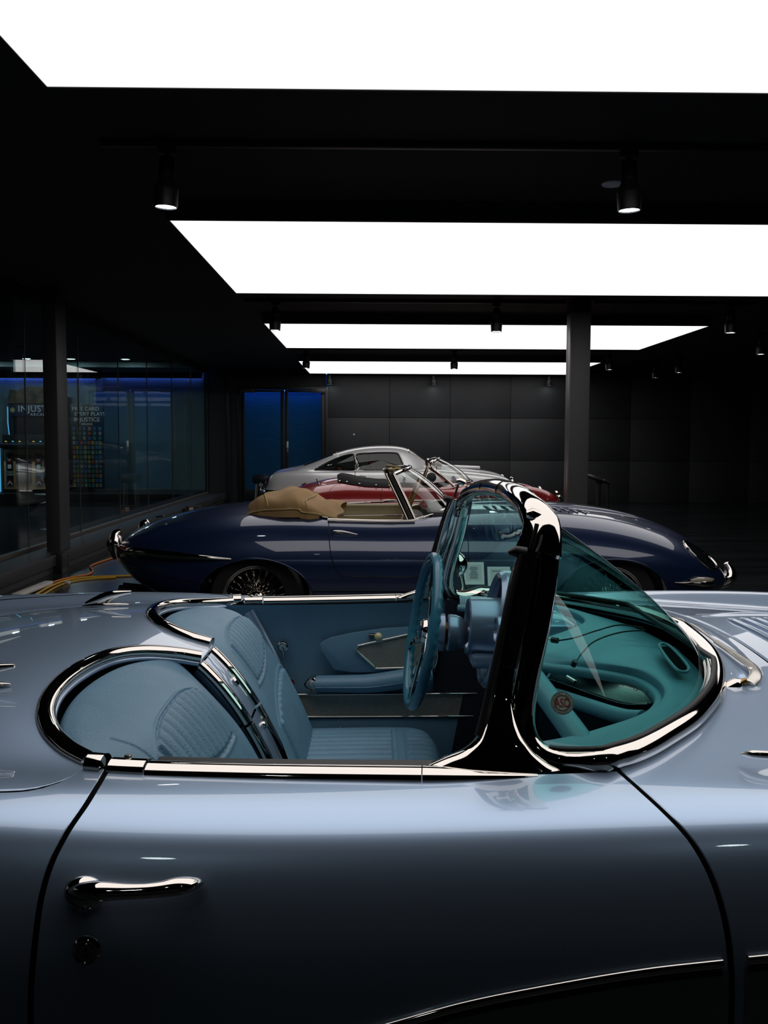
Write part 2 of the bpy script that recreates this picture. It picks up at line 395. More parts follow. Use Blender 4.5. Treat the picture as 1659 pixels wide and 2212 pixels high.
for (x, y, lab, tilt) in spots:
    s = sp0 if first else copy_tree(sp0); first = False
    s.location = (x, y, ZC - 0.02); s.rotation_euler = (0, math.radians(tilt) * 0.3, 0)
    tag(s, lab, 'spotlight', 'track spotlights')
lathe('ceiling_speaker', [(0.001, -.012), (.062, -.012), (.068, -.006), (.068, 0)], Matrix.Translation((1.52, 6.15, ZC)), mat('speaker_grey', (0.85, 0.9, 0.98), 0, 0.6, var=(40, .05)), label='round pale grey ceiling speaker beside the right near spotlight', cat='speaker')

# ---- columns
def steel_column(x0, x1, y0, y1, z0, label):
    e = empty('support_column', ((x0 + x1) / 2, (y0 + y1) / 2, z0), label, 'column')
    boxo('shaft', (0, 0, (ZC - z0) / 2), (x1 - x0, y1 - y0, ZC - z0), COLM, e, 0.006)
    return e
c1 = steel_column(2.30, 2.52, 11.05, 11.35, 0, 'grey square steel column standing between the cars and the dark right side')
boxo('corner_strip', (-0.117, -0.10, 1.5), (0.016, 0.10, 3.0), mat('column_strip_grey', (0.10, 0.085, 0.085), 0.3, 0.4, var=(4, .1)), c1, 0.003)
c2 = steel_column(-3.545, -3.395, 10.4, 10.75, 0.2, 'dark grey square column in front of the glass partition on the left')
boxo('column_plinth', (-3.36, 10.2, 0.10), (0.16, 0.24, 0.205), BLACKM, label='black block at the foot of the left column', cat='plinth', bevel=0.004)

# ---- glass partition on the left, its ledge
GL = thin_glass('partition_glass', (0.78, 0.88, 0.88), 1.5)
ledge = boxo('trim_2', (-3.60, 7.95, 0.14), (0.52, 27.8, 0.12), LEDGEM, kind='structure', bevel=0.006)
boxo('trim_3', (-3.62, 7.95, 0.04), (0.50, 27.8, 0.08), LEDGEM, kind='structure', bevel=0.004)
boxo('trim_4', (-3.76, 7.95, 0.215), (0.07, 27.8, 0.04), mat('glazing_channel', (0.10, 0.085, 0.07), 0.3, 0.5, var=(3, .15)), kind='structure')
boxo('trim_5', (-3.76, 7.95, 2.99), (0.09, 27.8, 0.14), CEILM, kind='structure')
pj = [-5.9, -2.95, -1.0, 0.9, 2.85, 4.75, 6.65, 8.55, 10.46, 12.34, 14.28, 16.1, 18.1, 20.0, 21.95]
for i in range(len(pj) - 1):
    w1 = boxo('window_%d' % (i + 1), (XL, (pj[i] + pj[i + 1]) / 2, 1.58), (0.012, pj[i + 1] - pj[i] - 0.012, 2.70), GL, kind='structure')
    boxo('glazing_joint', (XL, pj[i + 1], 1.58), (0.016, 0.010, 2.70), mat('silicone_joint', (0.10, 0.09, 0.085), 0, 0.4, var=(4, .1)), w1)
# ================================================================ generic car surface
class Surf:
    """half body: stations (x, [(h,z)...]) -> smooth B-spline surface; v runs from the centre line out and down"""
    def __init__(s, st, y_c=0.0):
        s.nx = len(st); s.nv = len(st[0][1])
        s.C = np.array([[(x, h, z) for (h, z) in prof] for x, prof in st], float)
        s.ut = np.linspace(0, 1, 600); s.xt = N3(s.nx, s.ut) @ s.C[:, 0, 0]
    def P(s, x, v):
        x = np.atleast_1d(np.asarray(x, float)); v = np.atleast_1d(np.asarray(v, float)); x, v = np.broadcast_arrays(x, v)
        u = np.interp(x, s.xt, s.ut)
        A = N3(s.nx, u); B = N3(s.nv, v)
        return np.einsum('nj,njk->nk', B, (A @ s.C.reshape(s.nx, -1)).reshape(len(x), s.nv, 3))
    def N(s, x, v):
        e = 2e-3
        dx = s.P(np.asarray(x) + e, v) - s.P(np.asarray(x) - e, v)
        va, vb = np.clip(np.asarray(v) + e, 0, 1), np.clip(np.asarray(v) - e, 0, 1)
        dv = s.P(x, va) - s.P(x, vb)
        n = np.cross(dx, dv); l = np.linalg.norm(n, axis=1, keepdims=True); n = n / np.maximum(l, 1e-9)
        n[:, :] *= np.sign(np.sum(n * np.array([0, 0.3, 1.0]), axis=1, keepdims=True) + 1e-9)
        return n
    def _tabH(s):
        if not hasattr(s, 'TX'):
            s.TX = np.linspace(s.xt[0], s.xt[-1], 500); s.TV = np.linspace(0, 1, 240)
            A = N3(s.nx, np.interp(s.TX, s.xt, s.ut)); Bv = N3(s.nv, s.TV)
            s.TH = np.einsum('ai,bj,ij->ab', A, Bv, s.C[:, :, 1]); s.TK = np.argmax(s.TH, axis=1)
    def v_of_h(s, x, h):
        """first v where half width reaches h"""
        s._tabH(); x = np.atleast_1d(np.asarray(x, float)); h = np.broadcast_to(np.asarray(h, float), x.shape); out = np.empty(x.shape)
        q = np.clip((x - s.TX[0]) / (s.TX[1] - s.TX[0]), 0, 498.999)
        for n in range(len(x)):
            i = int(q[n]); f = q[n] - i
            a = np.interp(h[n], s.TH[i, :s.TK[i] + 1], s.TV[:s.TK[i] + 1]); b = np.interp(h[n], s.TH[i + 1, :s.TK[i + 1] + 1], s.TV[:s.TK[i + 1] + 1])
            out[n] = a + (b - a) * f
        return out
    def v_of_z(s, x, z):
        """v on the side (outer half) where height falls to z"""
        x = np.atleast_1d(x); vv = np.linspace(0, 1, 240); out = []
        for xi in x:
            Z = s.P(np.full(240, xi), vv)[:, 2]; k = 60; out.append(np.interp(-z, -Z[k:], vv[k:]))
        return np.array(out)
    def at(s, x, h, side=-1, off=0.0):
        v = s.v_of_h(np.atleast_1d(float(x)), h); p = s.P(x, v)[0] + s.N(x, v)[0] * off
        return Vector((p[0], side * p[1], p[2]))
class Px:
    """finds points of a car's near flank from their place in the photograph (measuring aid)"""
    def __init__(s, S, yc):
        s.S, s.yc = S, yc
        x = np.linspace(S.xt[0], S.xt[-1], 420); v = np.linspace(0, 1, 300); s.X, s.V = np.meshgrid(x, v, indexing='ij')
        P = S.P(s.X.ravel(), s.V.ravel()); N_ = S.N(s.X.ravel(), s.V.ravel())
        W = P.copy(); W[:, 1] = yc - P[:, 1]; W[:, 2] -= CAM_H; N_[:, 1] *= -1
        z = W @ np.array(fw); s.px = 829.5 + FPX * (W @ np.array(rt)) / z; s.py = 1106 - FPX * (W @ np.array(up)) / z
        s.front = np.sum(W * N_, axis=1) < 0.02 * np.linalg.norm(W, axis=1)
    def pr(s, x, v):
        q = s.S.P(x, v)[0]; W = np.array([q[0], s.yc - q[1], q[2] - CAM_H]); z = W @ np.array(fw)
        return np.array([829.5 + FPX * (W @ np.array(rt)) / z, 1106 - FPX * (W @ np.array(up)) / z])
    def xv(s, px, py):
        d = (s.px - px) ** 2 + (s.py - py) ** 2 + np.where(s.front, 0, 1e6); k = int(np.argmin(d)); x, v = float(s.X.ravel()[k]), float(s.V.ravel()[k])
        for _ in range(5):
            p0 = s.pr(x, v); e = 1e-3; J = np.stack([(s.pr(x + e, v) - p0) / e, (s.pr(x, min(v + e, 1)) - p0) / e], 1)
            if abs(np.linalg.det(J)) < 1e2: break
            dx, dv = np.linalg.solve(J, np.array([px, py]) - p0)
            if abs(dx) > .05 or abs(dv) > .03: break
            x += dx; v = min(max(v + dv, 0), 1)
        return x, v
    def p(s, px, py, off=0.0):
        x, v = s.xv(px, py); q = s.S.P(x, v)[0] + s.S.N(x, v)[0] * off; return Vector((q[0], -q[1], q[2]))
    def n(s, px, py):
        x, v = s.xv(px, py); q = s.S.N(x, v)[0]; return Vector((q[0], -q[1], q[2]))
def panel(name, S, XV, m, parent, side=-1, disp=None, flange=0.014, both=False, hole=None, **kw):
    """XV: arrays (nu,nv) of x and v -> panel with turned-in edges and exact smooth normals. side -1 near, +1 far, 0 = spans both sides (signed v)"""
    X, V = XV; nu, nv = X.shape
    sg = np.sign(V) if side == 0 else np.full(V.shape, float(side)); sg[sg == 0] = 1
    P = S.P(X.ravel(), np.abs(V).ravel()); Nn = S.N(X.ravel(), np.abs(V).ravel())
    P[:, 1] *= sg.ravel(); Nn[:, 1] *= sg.ravel()
    mid = np.abs(P[:, 1]) < 1e-6; Nn[mid, 1] = 0
    Nn /= np.linalg.norm(Nn, axis=1, keepdims=True)
    if disp is not None:
        def dz(Q): return disp(Q[:, 0], Q[:, 1])
        e = 1e-3; d0 = dz(P); gx = (dz(P + np.array([e, 0, 0])) - d0) / e; gy = (dz(P + np.array([0, e, 0])) - d0) / e
        P[:, 2] += d0; Nn = Nn - np.stack([gx, gy, 0 * gx], 1); Nn /= np.linalg.norm(Nn, axis=1, keepdims=True)
    f = []
    for i in range(nu - 1):
        for j in range(nv - 1):
            if hole is not None and hole(P[i * nv + j]) and hole(P[(i + 1) * nv + j + 1]): continue
            f.append((i * nv + j, (i + 1) * nv + j, (i + 1) * nv + j + 1, i * nv + j + 1))
    verts = [p for p in P]; nors = [n for n in Nn]
    if flange:
        ring = [i * nv for i in range(nu)] + [(nu - 1) * nv + j for j in range(1, nv)] + [i * nv + nv - 1 for i in range(nu - 2, -1, -1)] + [j for j in range(nv - 2, 0, -1)]
        c = P.mean(axis=0); base = len(verts)
        k = len(ring)
        for q, r in enumerate(ring):
            t = P[ring[(q + 1) % k]] - P[ring[q - 1]]; o_ = np.cross(t, Nn[r]); l = np.linalg.norm(o_); o_ = o_ / l if l > 1e-9 else o_
            if np.dot(o_, P[r] - c) < 0: o_ = -o_
            verts.append(P[r] + o_ * 0.0015 - Nn[r] * 0.003); nn_ = Nn[r] + o_ * 1.0; nors.append(nn_ / np.linalg.norm(nn_))
            verts.append(P[r] + o_ * 0.0005 - Nn[r] * flange); nors.append(o_ if l > 1e-9 else Nn[r])
        for q in range(k):
            a, b = ring[q], ring[(q + 1) % k]; a1, b1 = base + 2 * q, base + 2 * ((q + 1) % k)
            f.append((a, b, b1, a1)); f.append((a1, b1, b1 + 1, a1 + 1))
    VA = np.array(verts); NA = np.array(nors); g = []
    for q in f:
        n_ = np.cross(VA[q[2]] - VA[q[0]], VA[q[3]] - VA[q[1]]); g.append(q if np.dot(n_, NA[list(q)].sum(axis=0)) >= 0 else q[::-1])
    return mk(name, verts, g, m, parent, True, normals=nors, **kw)
def lerp(a, b, t): return a + (b - a) * t
def strip_path(S, xs, vs, side, off):
    P = S.P(xs, vs) + S.N(xs, vs) * off
    P[:, 1] *= side
    return [Vector(p) for p in P]
def tab(pts):
    """smooth function through (x, y) table"""
    pts = sorted(pts); xs = np.array([p[0] for p in pts], float); ys = np.array([p[1] for p in pts], float)
    d = np.diff(ys) / np.diff(xs); m = np.zeros(len(xs)); m[1:-1] = (d[:-1] + d[1:]) / 2; m[0] = d[0]; m[-1] = d[-1]
    for i in range(len(d)):
        if abs(d[i]) < 1e-12: m[i] = m[i + 1] = 0
    def fn(x):
        x = np.clip(np.asarray(x, float), xs[0], xs[-1]); i = np.clip(np.searchsorted(xs, x, side='right') - 1, 0, len(d) - 1)
        h = xs[i + 1] - xs[i]; s = (x - xs[i]) / h
        return (2 * s ** 3 - 3 * s ** 2 + 1) * ys[i] + (s ** 3 - 2 * s ** 2 + s) * h * m[i] + (-2 * s ** 3 + 3 * s ** 2) * ys[i + 1] + (s ** 3 - s ** 2) * h * m[i + 1]
    return fn
def solve_patch(x_of, v_of, nu, nv, cu=None, cv=None):
    """x = x_of(c, v), v = v_of(s, x) by fixed point"""
    c = np.linspace(0, 1, nu) if cu is None else cu; s = np.linspace(0, 1, nv) if cv is None else cv
    Cc, Ss = np.meshgrid(c, s, indexing='ij'); V = Ss.copy()
    for _ in range(40):
        X = x_of(Cc, V); V = .6 * V + .4 * v_of(Ss, X)
    return x_of(Cc, V), V

# ================================================================ SILVER-BLUE ROADSTER (foreground)
PAINT = mat('silver_blue_metallic_paint', (0.38, 0.51, 0.70), 0.73, 0.35, coat=1.0, coat_ior=1.6, coat_rough=0.02, var=(2.0, 0.02))
COVEP = mat('silver_cove_paint', (0.20, 0.23, 0.23), 0.5, 0.35, coat=1.0, coat_rough=0.02, var=(2.0, 0.02))
LEATHER = mat('blue_grained_leather', (0.12, 0.24, 0.345), 0.0, 0.42, bump=('voronoi', 260, 0.35, 0.0015), var=(14, 0.06))
LEATHER2 = mat('blue_smooth_leather', (0.12, 0.24, 0.345), 0.0, 0.40, bump=('voronoi', 400, 0.18, 0.001), var=(14, 0.05))
INTPAINT = mat('blue_interior_metal_paint', (0.24, 0.33, 0.46), 0.6, 0.32, coat=0.6, coat_rough=0.05, var=(3, .03))
CARPET = mat('dark_blue_carpet', (0.008, 0.014, 0.024), 0.0, 0.9, bump=('noise', 500, 0.4, 0.003), var=(60, 0.3))
CY = 2.12
car = empty('silver_blue_roadster', (0, CY, 0), 'silver-blue open roadster with blue leather interior, filling the foreground', 'car')

# control sections: (x, [(h, z) from the centre line out over the shoulder and down])
def sec(zc, z3, zv, zcr, h_cr=0.85, hw=0.985, zs=0.86, hv=0.70, h_sh=0.95, low=1.0):
    return [(0, zc), (0.16, zc), (0.38, z3), (0.58, (z3 + zv) / 2 + 0.004), (hv, zv), ((hv + h_cr) / 2, (zv + zcr) / 2), (h_cr, zcr), ((h_cr + h_sh) / 2 + 0.012, zcr - 0.012), (h_sh, zs + 0.012), (hw - 0.013, zs - 0.055), (hw, zs - 0.13),
            (hw, 0.62), (hw - 0.012 * low, 0.50), (hw - 0.03 * low, 0.38), (hw - 0.06 * low, 0.27), (hw - 0.12 * low, 0.20)]
BST = [
    (-2.34, sec(0.62, 0.62, 0.60, 0.60, 0.60, 0.70, 0.56, 0.45, 0.66)),
    (-2.20, sec(0.74, 0.74, 0.72, 0.74, 0.72, 0.86, 0.68, 0.55, 0.80)),
    (-1.95, sec(0.83, 0.83, 0.81, 0.86, 0.80, 0.95, 0.78, 0.62, 0.90)),
    (-1.55, sec(0.890, 0.885, 0.865, 0.915, 0.83, 0.98, 0.84, 0.67, 0.94)),
    (-1.20, sec(0.930, 0.920, 0.895, 0.935, 0.84, 0.985, 0.86, 0.69, 0.945)),
    (-0.95, sec(0.965, 0.960, 0.915, 0.945, 0.845, 0.985, 0.868, 0.70, 0.945)),
    (-0.72, sec(0.992, 0.984, 0.928, 0.948, 0.845, 0.985, 0.872, 0.70, 0.945)),
    (-0.52, sec(0.992, 0.976, 0.934, 0.944, 0.84, 0.985, 0.872, 0.71, 0.943)),
    (-0.34, sec(0.930, 0.940, 0.934, 0.936, 0.83, 0.982, 0.872, 0.72, 0.940)),
    (-0.10, sec(0.930, 0.940, 0.938, 0.932, 0.83, 0.978, 0.870, 0.73, 0.938)),
    (0.15, sec(0.950, 0.952, 0.944, 0.935, 0.83, 0.975, 0.872, 0.74, 0.936)),
    (0.38, sec(0.968, 0.962, 0.950, 0.940, 0.84, 0.976, 0.876, 0.75, 0.938)),
    (0.60, sec(0.982, 0.968, 0.946, 0.946, 0.85, 0.980, 0.880, 0.74, 0.942)),
    (0.85, sec(0.992, 0.972, 0.928, 0.954, 0.855, 0.983, 0.884, 0.72, 0.945)),
    (1.20, sec(0.985, 0.962, 0.915, 0.957, 0.85, 0.985, 0.88, 0.69, 0.945)),
    (1.60, sec(0.945, 0.920, 0.875, 0.935, 0.83, 0.97, 0.85, 0.66, 0.93)),
    (1.95, sec(0.86, 0.84, 0.80, 0.865, 0.79, 0.93, 0.78, 0.60, 0.88)),
    (2.20, sec(0.74, 0.73, 0.70, 0.73, 0.68, 0.83, 0.66, 0.52, 0.77)),
    (2.32, sec(0.62, 0.62, 0.60, 0.60, 0.58, 0.68, 0.56, 0.42, 0.64)),
]
B = Surf(BST)
# seams, as functions
vz = lambda z, x=0.0: float(B.v_of_z(np.array([x]), z)[0])
def gapfun(pts):
    """pts: (v, x)"""
    return tab(pts)
vh = lambda h, x: float(B.v_of_h(np.array([x]), h)[0])
BP = Px(B, CY)
def gap_px(pts, head, tail):
    q = [BP.xv(*p) for p in pts]; return tab(head + [(v, x) for x, v in q] + tail)
XR_ = gap_px([(205, 1705), (180, 1745), (140, 1805), (110, 1865), (90, 1930), (75, 2030), (65, 2205)], [(vh(.70, -.39), -.392)], [(.90, -.405), (1.0, -.38)])
XF_ = gap_px([(1355, 1680), (1400, 1720), (1440, 1757), (1500, 1825), (1540, 1900), (1565, 1980), (1578, 2060), (1581, 2205)], [(vh(.72, .35), .352)], [(.90, .43), (1.0, .40)])
GAP = 0.0050
# deck lid seam (h as function of x), cove outline, door rail
SEAM = tab([(-2.1, .62), (-1.6, .74), (-1.1, .81), (-0.75, .842), (-.58, .847), (-.50, .843), (-.462, .832), (-.440, .808), (-.428, .775), (-.422, .738)])
COVE = [(.07, -.37), (.082, -.42), (.125, -.482), (.20, -.533), (.31, -.562), (.42, -.568), (.52, -.553), (.60, -.520), (.665, -.472), (.715, -.42)]
RAIL = tab([(-.44, .722), (-.39, .734), (-.2, .754), (0.0, .769), (.15, .780), (.26, .785), (.36, .780)])
xr_g = lambda v: XR_(v)
# ---- doors
def door_patch():
    return solve_patch(lambda c, v: lerp(XR_(v) + GAP, XF_(v) - GAP, c),
                       lambda s, X: lerp(Vr(X), 0.985, s), 110, 70, cv=np.linspace(0, 1, 70) ** 1.0)
_xs = np.linspace(-2.33, 2.31, 300)
_vr = B.v_of_h(_xs, RAIL(_xs)); Vr = lambda X: np.interp(X, _xs, _vr)
_vs = B.v_of_h(_xs, SEAM(_xs)); Vs = lambda X: np.interp(X, _xs, _vs)
# crease of the recessed side cove along the lower door
COVEZ = tab([(-.6, .60), (-.2, .615), (.0, .655), (.15, .70), (.30, .727), (.455, .743)])
DX, DV = door_patch()
near_door = panel('door', B, (DX, DV), PAINT, car, -1)
far_door = panel('door', B, (DX, DV), PAINT, car, 1)
# ---- rear quarters
QX, QV = solve_patch(lambda c, v: lerp(-2.33, XR_(v) - GAP, c), lambda s, X: lerp(Vs(np.minimum(X, -.5)) + .004, 0.985, s) + (Vs(X) - Vs(np.minimum(X, -.5))) * (1 - s) ** 5, 150, 80, cu=1 - (1 - np.linspace(0, 1, 150)) ** 1.25)
for sd in (-1, 1): panel('rear_quarter', B, (QX, QV), PAINT, car, sd)
# ---- front fenders with the cowl: outer edge of fender region starts at the hood edge / windscreen foot
WB = [(.78, .270), (.765, .335), (.73, .395), (.67, .457), (.57, .541), (.42, .626), (.24, .683), (.0, .708)]   # windscreen foot (h, x)
HOODX = 0.802
FI = tab([(.30, .775), (.36, .755), (.42, .71), (.46, .67), (.5, .63), (.55, .615), (.8, .60), (1.2, .60), (1.8, .52), (2.31, .38)])
_vf = B.v_of_h(_xs, FI(_xs)); Vf = lambda X: np.interp(X, _xs, _vf)
FX, FV = solve_patch(lambda c, v: lerp(XF_(v) + GAP, 2.31, c), lambda s, X: lerp(Vf(X), 0.985, s), 140, 70, cu=np.linspace(0, 1, 140) ** 1.5)
for sd in (-1, 1): panel('front_fender', B, (FX, FV), PAINT, car, sd)
# cowl: between the windscreen foot and the hood, both sides
wbp = bsp([(h, x, 0) for h, x in WB], 60)
sel = [(p[0], p[1]) for p in wbp if p[1] > .455]
hs = np.array([p[0] for p in sel]); xs_ = np.array([p[1] for p in sel])
H2 = np.concatenate([-hs, hs[::-1][1:]]); X2 = np.concatenate([xs_, xs_[::-1][1:]])
nC = len(H2); nS = 26
def outer(h):
    # hood rear edge in the middle, fender inner line at the sides
    return HOODX - 0.005 - 0.02 * (abs(h) / .6) ** 2
CX = np.zeros((nC, nS)); CH = np.zeros((nC, nS))
for i in range(nC):
    a = abs(H2[i]); ho = a * (0.615 / hs[0]) if a > 0 else 0
    xo = outer(ho)
    for j in range(nS):
        t = j / (nS - 1); CX[i, j] = lerp(X2[i], xo, t); CH[i, j] = lerp(H2[i], math.copysign(ho, H2[i]), t)
CV = B.v_of_h(CX.ravel(), np.abs(CH).ravel()).reshape(CX.shape) * np.sign(CH + 1e-12)
def emboss(x, y):
    """air intake emboss on the cowl"""
    c = np.abs(y); r = (x - (0.752 - 0.10 * (c / .6) ** 2))
    g = 1 / (1 + np.exp(-(0.022 - np.abs(r)) / 0.003)) * 1 / (1 + np.exp(-(0.34 - c) / 0.006))
    return 0.006 * g
panel('cowl', B, (CX, CV), PAINT, car, 0, disp=emboss, flange=0.012)
# ---- hood
hx = HOODX + .005 + np.linspace(0, 1, 110) ** 1.3 * (2.28 - HOODX)
HH = np.linspace(-1, 1, 81)
HX = np.zeros((110, 81)); HHv = np.zeros((110, 81))
hw_f = tab([(.79, .596), (1.2, .596), (1.8, .516), (2.31, .376)])
for i in range(110):
    for j in range(81):
        h = HH[j] * hw_f(hx[i]); HX[i, j] = hx[i] - 0.02 * (abs(h) / .6) ** 2 * (1 - i / 109); HHv[i, j] = h
HV = B.v_of_h(HX.ravel(), np.abs(HHv).ravel()).reshape(HX.shape) * np.sign(HHv + 1e-12)
def hood_ridge(x, y):
    a = np.abs(y); s = 1 / (1 + np.exp(-(x - .87) / .025))
    return 0.010 * s * np.exp(-((a - .26) / .03) ** 2) + 0.006 * s / (1 + np.exp((a - .26) / .012))
panel('hood', B, (HX, HV), PAINT, car, 0, disp=hood_ridge)
for k in range(16):     # ribbed hood louvres
    x = 0.872 + 0.030 * k
    pts = []
    for q in range(13):
        y = lerp(-.175, .175, q / 12); p = B.at(x, max(abs(y), 1e-4), 1); pts.append((x, y, p.z + hood_ridge(np.array([x]), np.array([y]))[0] + 0.001))
    sc_ = [min(1, 0.25 + 3 * min(q, 12 - q) / 6) for q in range(13)]
    tube('hood_louvre', pts, 0.0085, PAINT, car, k=10, ry=0.0075, scale=[(s_, s_) for s_ in sc_])
# ---- deck lid (both sides): from the tail to the cove outlines and the centre tongue
cov = bsp([(h, x, 0) for h, x in COVE], 90)
covh, covx = cov[:, 0], cov[:, 1]
kmin = int(np.argmin(covx)); XM = float(covx[kmin])
inner_h = lambda x: np.interp(-np.asarray(x), -covx[:kmin + 1][::1], covh[:kmin + 1])       # tongue half width at x
outer_h = lambda x: np.interp(np.asarray(x), covx[kmin:], covh[kmin:])                        # outer branch of the cove
def lid_patch(xa, xb, ha, hb, n, k, name, both):
    t = np.linspace(0, 1, n); x = lerp(xa, xb, t)
    lo, hi = ha(x), hb(x); q = np.linspace(0, 1, k)
    X = np.repeat(x[:, None], k, 1); Hh = lo[:, None] + (hi - lo)[:, None] * q[None, :]
    V = B.v_of_h(X.ravel(), np.abs(Hh).ravel()).reshape(X.shape) * np.sign(Hh + 1e-12)
    return X, V
sw = lambda x: SEAM(x) - .0085
lids = [panel('deck_lid', B, lid_patch(-2.2, XM, lambda x: -sw(x), sw, 90, 71, '', 0), PAINT, car, 0)]
lids.append(panel('deck_lid', B, lid_patch(XM, -.368, lambda x: -inner_h(x), inner_h, 60, 31, '', 0), PAINT, car, 0))
for sd in (-1, 1): lids.append(panel('deck_lid', B, lid_patch(XM, -.4225, outer_h, sw, 50, 20, '', 0), PAINT, car, sd))
join(lids)
# ---- black tubes that stand in for the shade inside the panel gaps
vv = np.linspace(vh(.71, -.39), .98, 60)
for sd in (-1, 1):
    tube('door_gap_shade', strip_path(B, XR_(vv), vv, sd, -0.0085), 0.0080, SHADEM, car, k=6)
    v2 = np.linspace(vh(.72, .345), .98, 60)
    tube('door_gap_shade', strip_path(B, XF_(v2), v2, sd, -0.0085), 0.0080, SHADEM, car, k=6)
    xx = np.linspace(-1.9, -.422, 80)
    tube('lid_gap_shade', strip_path(B, xx, Vs(xx), sd, -0.0065), 0.0068, SHADEM, car, k=6)
hh = np.linspace(-.6, .6, 50); px_ = HOODX - 0.02 * (np.abs(hh) / .6) ** 2
vv = B.v_of_h(px_, np.abs(hh)); P_ = B.P(px_, vv) - B.N(px_, vv) * 0.011; P_[:, 1] *= np.sign(hh)
tube('hood_gap_shade', [Vector(p) for p in P_], 0.0085, SHADEM, car, k=6)
for sd in (-1, 1):
    xx = np.linspace(.80, 2.2, 40); v_ = B.v_of_h(xx, hw_f(xx) + .002)
    tube('hood_gap_shade', strip_path(B, xx, v_, sd, -.006), 0.006, RUBBER, car, k=6)
# ---------------------------------------------------------------- roadster: bright trim, windscreen, cabin
def L(px, py, Y):
    p = unpx(px, py, Y); return Vector((p.x, p.y - CY, p.z))
def BZ(x, h): return B.at(x, h, 1).z
def spath(pts, n, off=0.004, side=-1, lift=0):
    """(h,x) table -> points riding on the body"""
    q = bsp([(h, x, 0) for h, x in pts], n); v = B.v_of_h(q[:, 1], q[:, 0]); P = B.P(q[:, 1], v) + B.N(q[:, 1], v) * off
    P[:, 1] *= side; P[:, 2] += lift
    return [Vector(p) for p in P]
for sd in (-1, 1):
    tube('cove_moulding', spath(COVE, 90, 0.002, sd), 0.0165, CHROME, car, k=16, up0=(0, 0, 1), ry=0.013)
    tube('inner_bead', spath([(h + (.011 if h < .35 else -.011 if h > .5 else 0), x + .012 * math.sin(math.pi * min(1, max(0, (h - .07) / .65)))) for h, x in COVE], 90, -0.012, sd), 0.006, PAINT, car, k=8)
    rp = [(RAIL(x), x) for x in np.linspace(-.417, -.393, 5)]
    tube('moulding_cap', spath(rp, 8, 0.004, sd), 0.021, CHROME, car, k=16, up0=(0, 0, 1), ry=0.016)
    rp = [(RAIL(x), x) for x in np.linspace(-.382, -.329, 6)]
    tube('rail_end', spath(rp, 10, 0.001, sd), 0.022, CHROME, car, k=16, up0=(0, 0, 1), ry=0.014)
    rp = [(RAIL(x) + .002, x) for x in np.linspace(-.326, .074, 14)]
    tube('door_rail', spath(rp, 40, -0.001, sd), 0.0235, CHROME, car, k=20, up0=(0, 0, 1), ry=0.0135)
    rp = [(RAIL(x) + .002, x) for x in np.linspace(.0755, .24, 6)]
    tube('rail_front', spath(rp, 20, -0.001, sd), 0.0235, CHROME, car, k=20, up0=(0, 0, 1), ry=0.0135, scale=[1 - .8 * (i / 19) ** 1.5 for i in range(20)])
    rp = [(RAIL(x) - .030, x) for x in np.linspace(-.32, .12, 14)]
    v, f = sweep(spath(rp, 30, -0.001, sd), [(-.011, -.012), (.011, -.012), (.011, .006), (-.011, .006)], up0=(0, 0, 1))
    if sd < 0: mk('window_slot', v, f, RUBBER, car, smooth=False)
    b_ = spath([(RAIL(-.36), -.36), (RAIL(-.355), -.355)] * 2, 4, .008, sd)[0]
    lathe('screw', [(0.0001, .011), (.004, .011), (.006, .008), (.006, 0)], Matrix.Translation(b_ + Vector((0, -sd * .006, 0))), DCHROME, car, 14)

# windscreen frame: post + foot (half), header; mirrored
post_px = [(1183, 1190, 1.475), (1178, 1253, 1.462), (1163, 1354, 1.442), (1144, 1441, 1.424), (1130, 1525, 1.408), (1131, 1575, 1.400), (1146, 1612, 1.392), (1176, 1636, 1.385), (1215, 1644, 1.380)]
half = [L(*p) for p in post_px]
foot = spath([(h + .002, x) for h, x in WB[1:]], 26, 0.010, -1)
near_path = half + foot
def mir(pts): return [Vector((p.x, -p.y, p.z)) for p in pts]
fp = bsp(near_path, 90); fp = [Vector(p) for p in fp]
full = fp + mir(fp)[::-1][1:]
tube('windscreen_frame', full, 0.0185, CHROME, car, k=18)
tube('windscreen_gasket', [p + Vector((-.003, 0, .017)) for p in full if p.z < .985 and p.x > .262], 0.006, RUBBER, car, k=8)
hd = [L(1160, 1200, 1.475), L(1168, 1160, 1.487), L(1167, 1130, 1.505), L(1147, 1097, 1.56), L(1119, 1071, 1.70), L(1089, 1057, 1.95), L(1060, 1052, 2.20), L(1031, 1056, 2.45), L(1010, 1068, 2.62), L(1003, 1082, 2.72), L(998, 1105, 2.765)]
hdp = bsp(hd, 90)
scl = []
for i in range(90):
    t = abs(i / 89 - .5) * 2
    a = 1 + (0.9 if i < 45 else .35) * max(0, (t - .62) / .38) ** 1.2; scl.append((a, 1 + 0.15 * max(0, t - .6)))
tube('windscreen_header', [Vector(p) for p in hdp], 0.0215, CHROME, car, k=20, ry=0.0185, scale=scl)
for i in (36, 53):
    a, b, c = (Vector(hdp[i + d]) for d in (-1, 0, 1))
    v, f = sweep([b - (c - a).normalized() * .0012, b + (c - a).normalized() * .0012], circ(.0222, 20, .0192)); mk('header_joint', v, f, mat('seam_dark', (.02, .02, .02), .5, .3, var=(4, .1)), car)
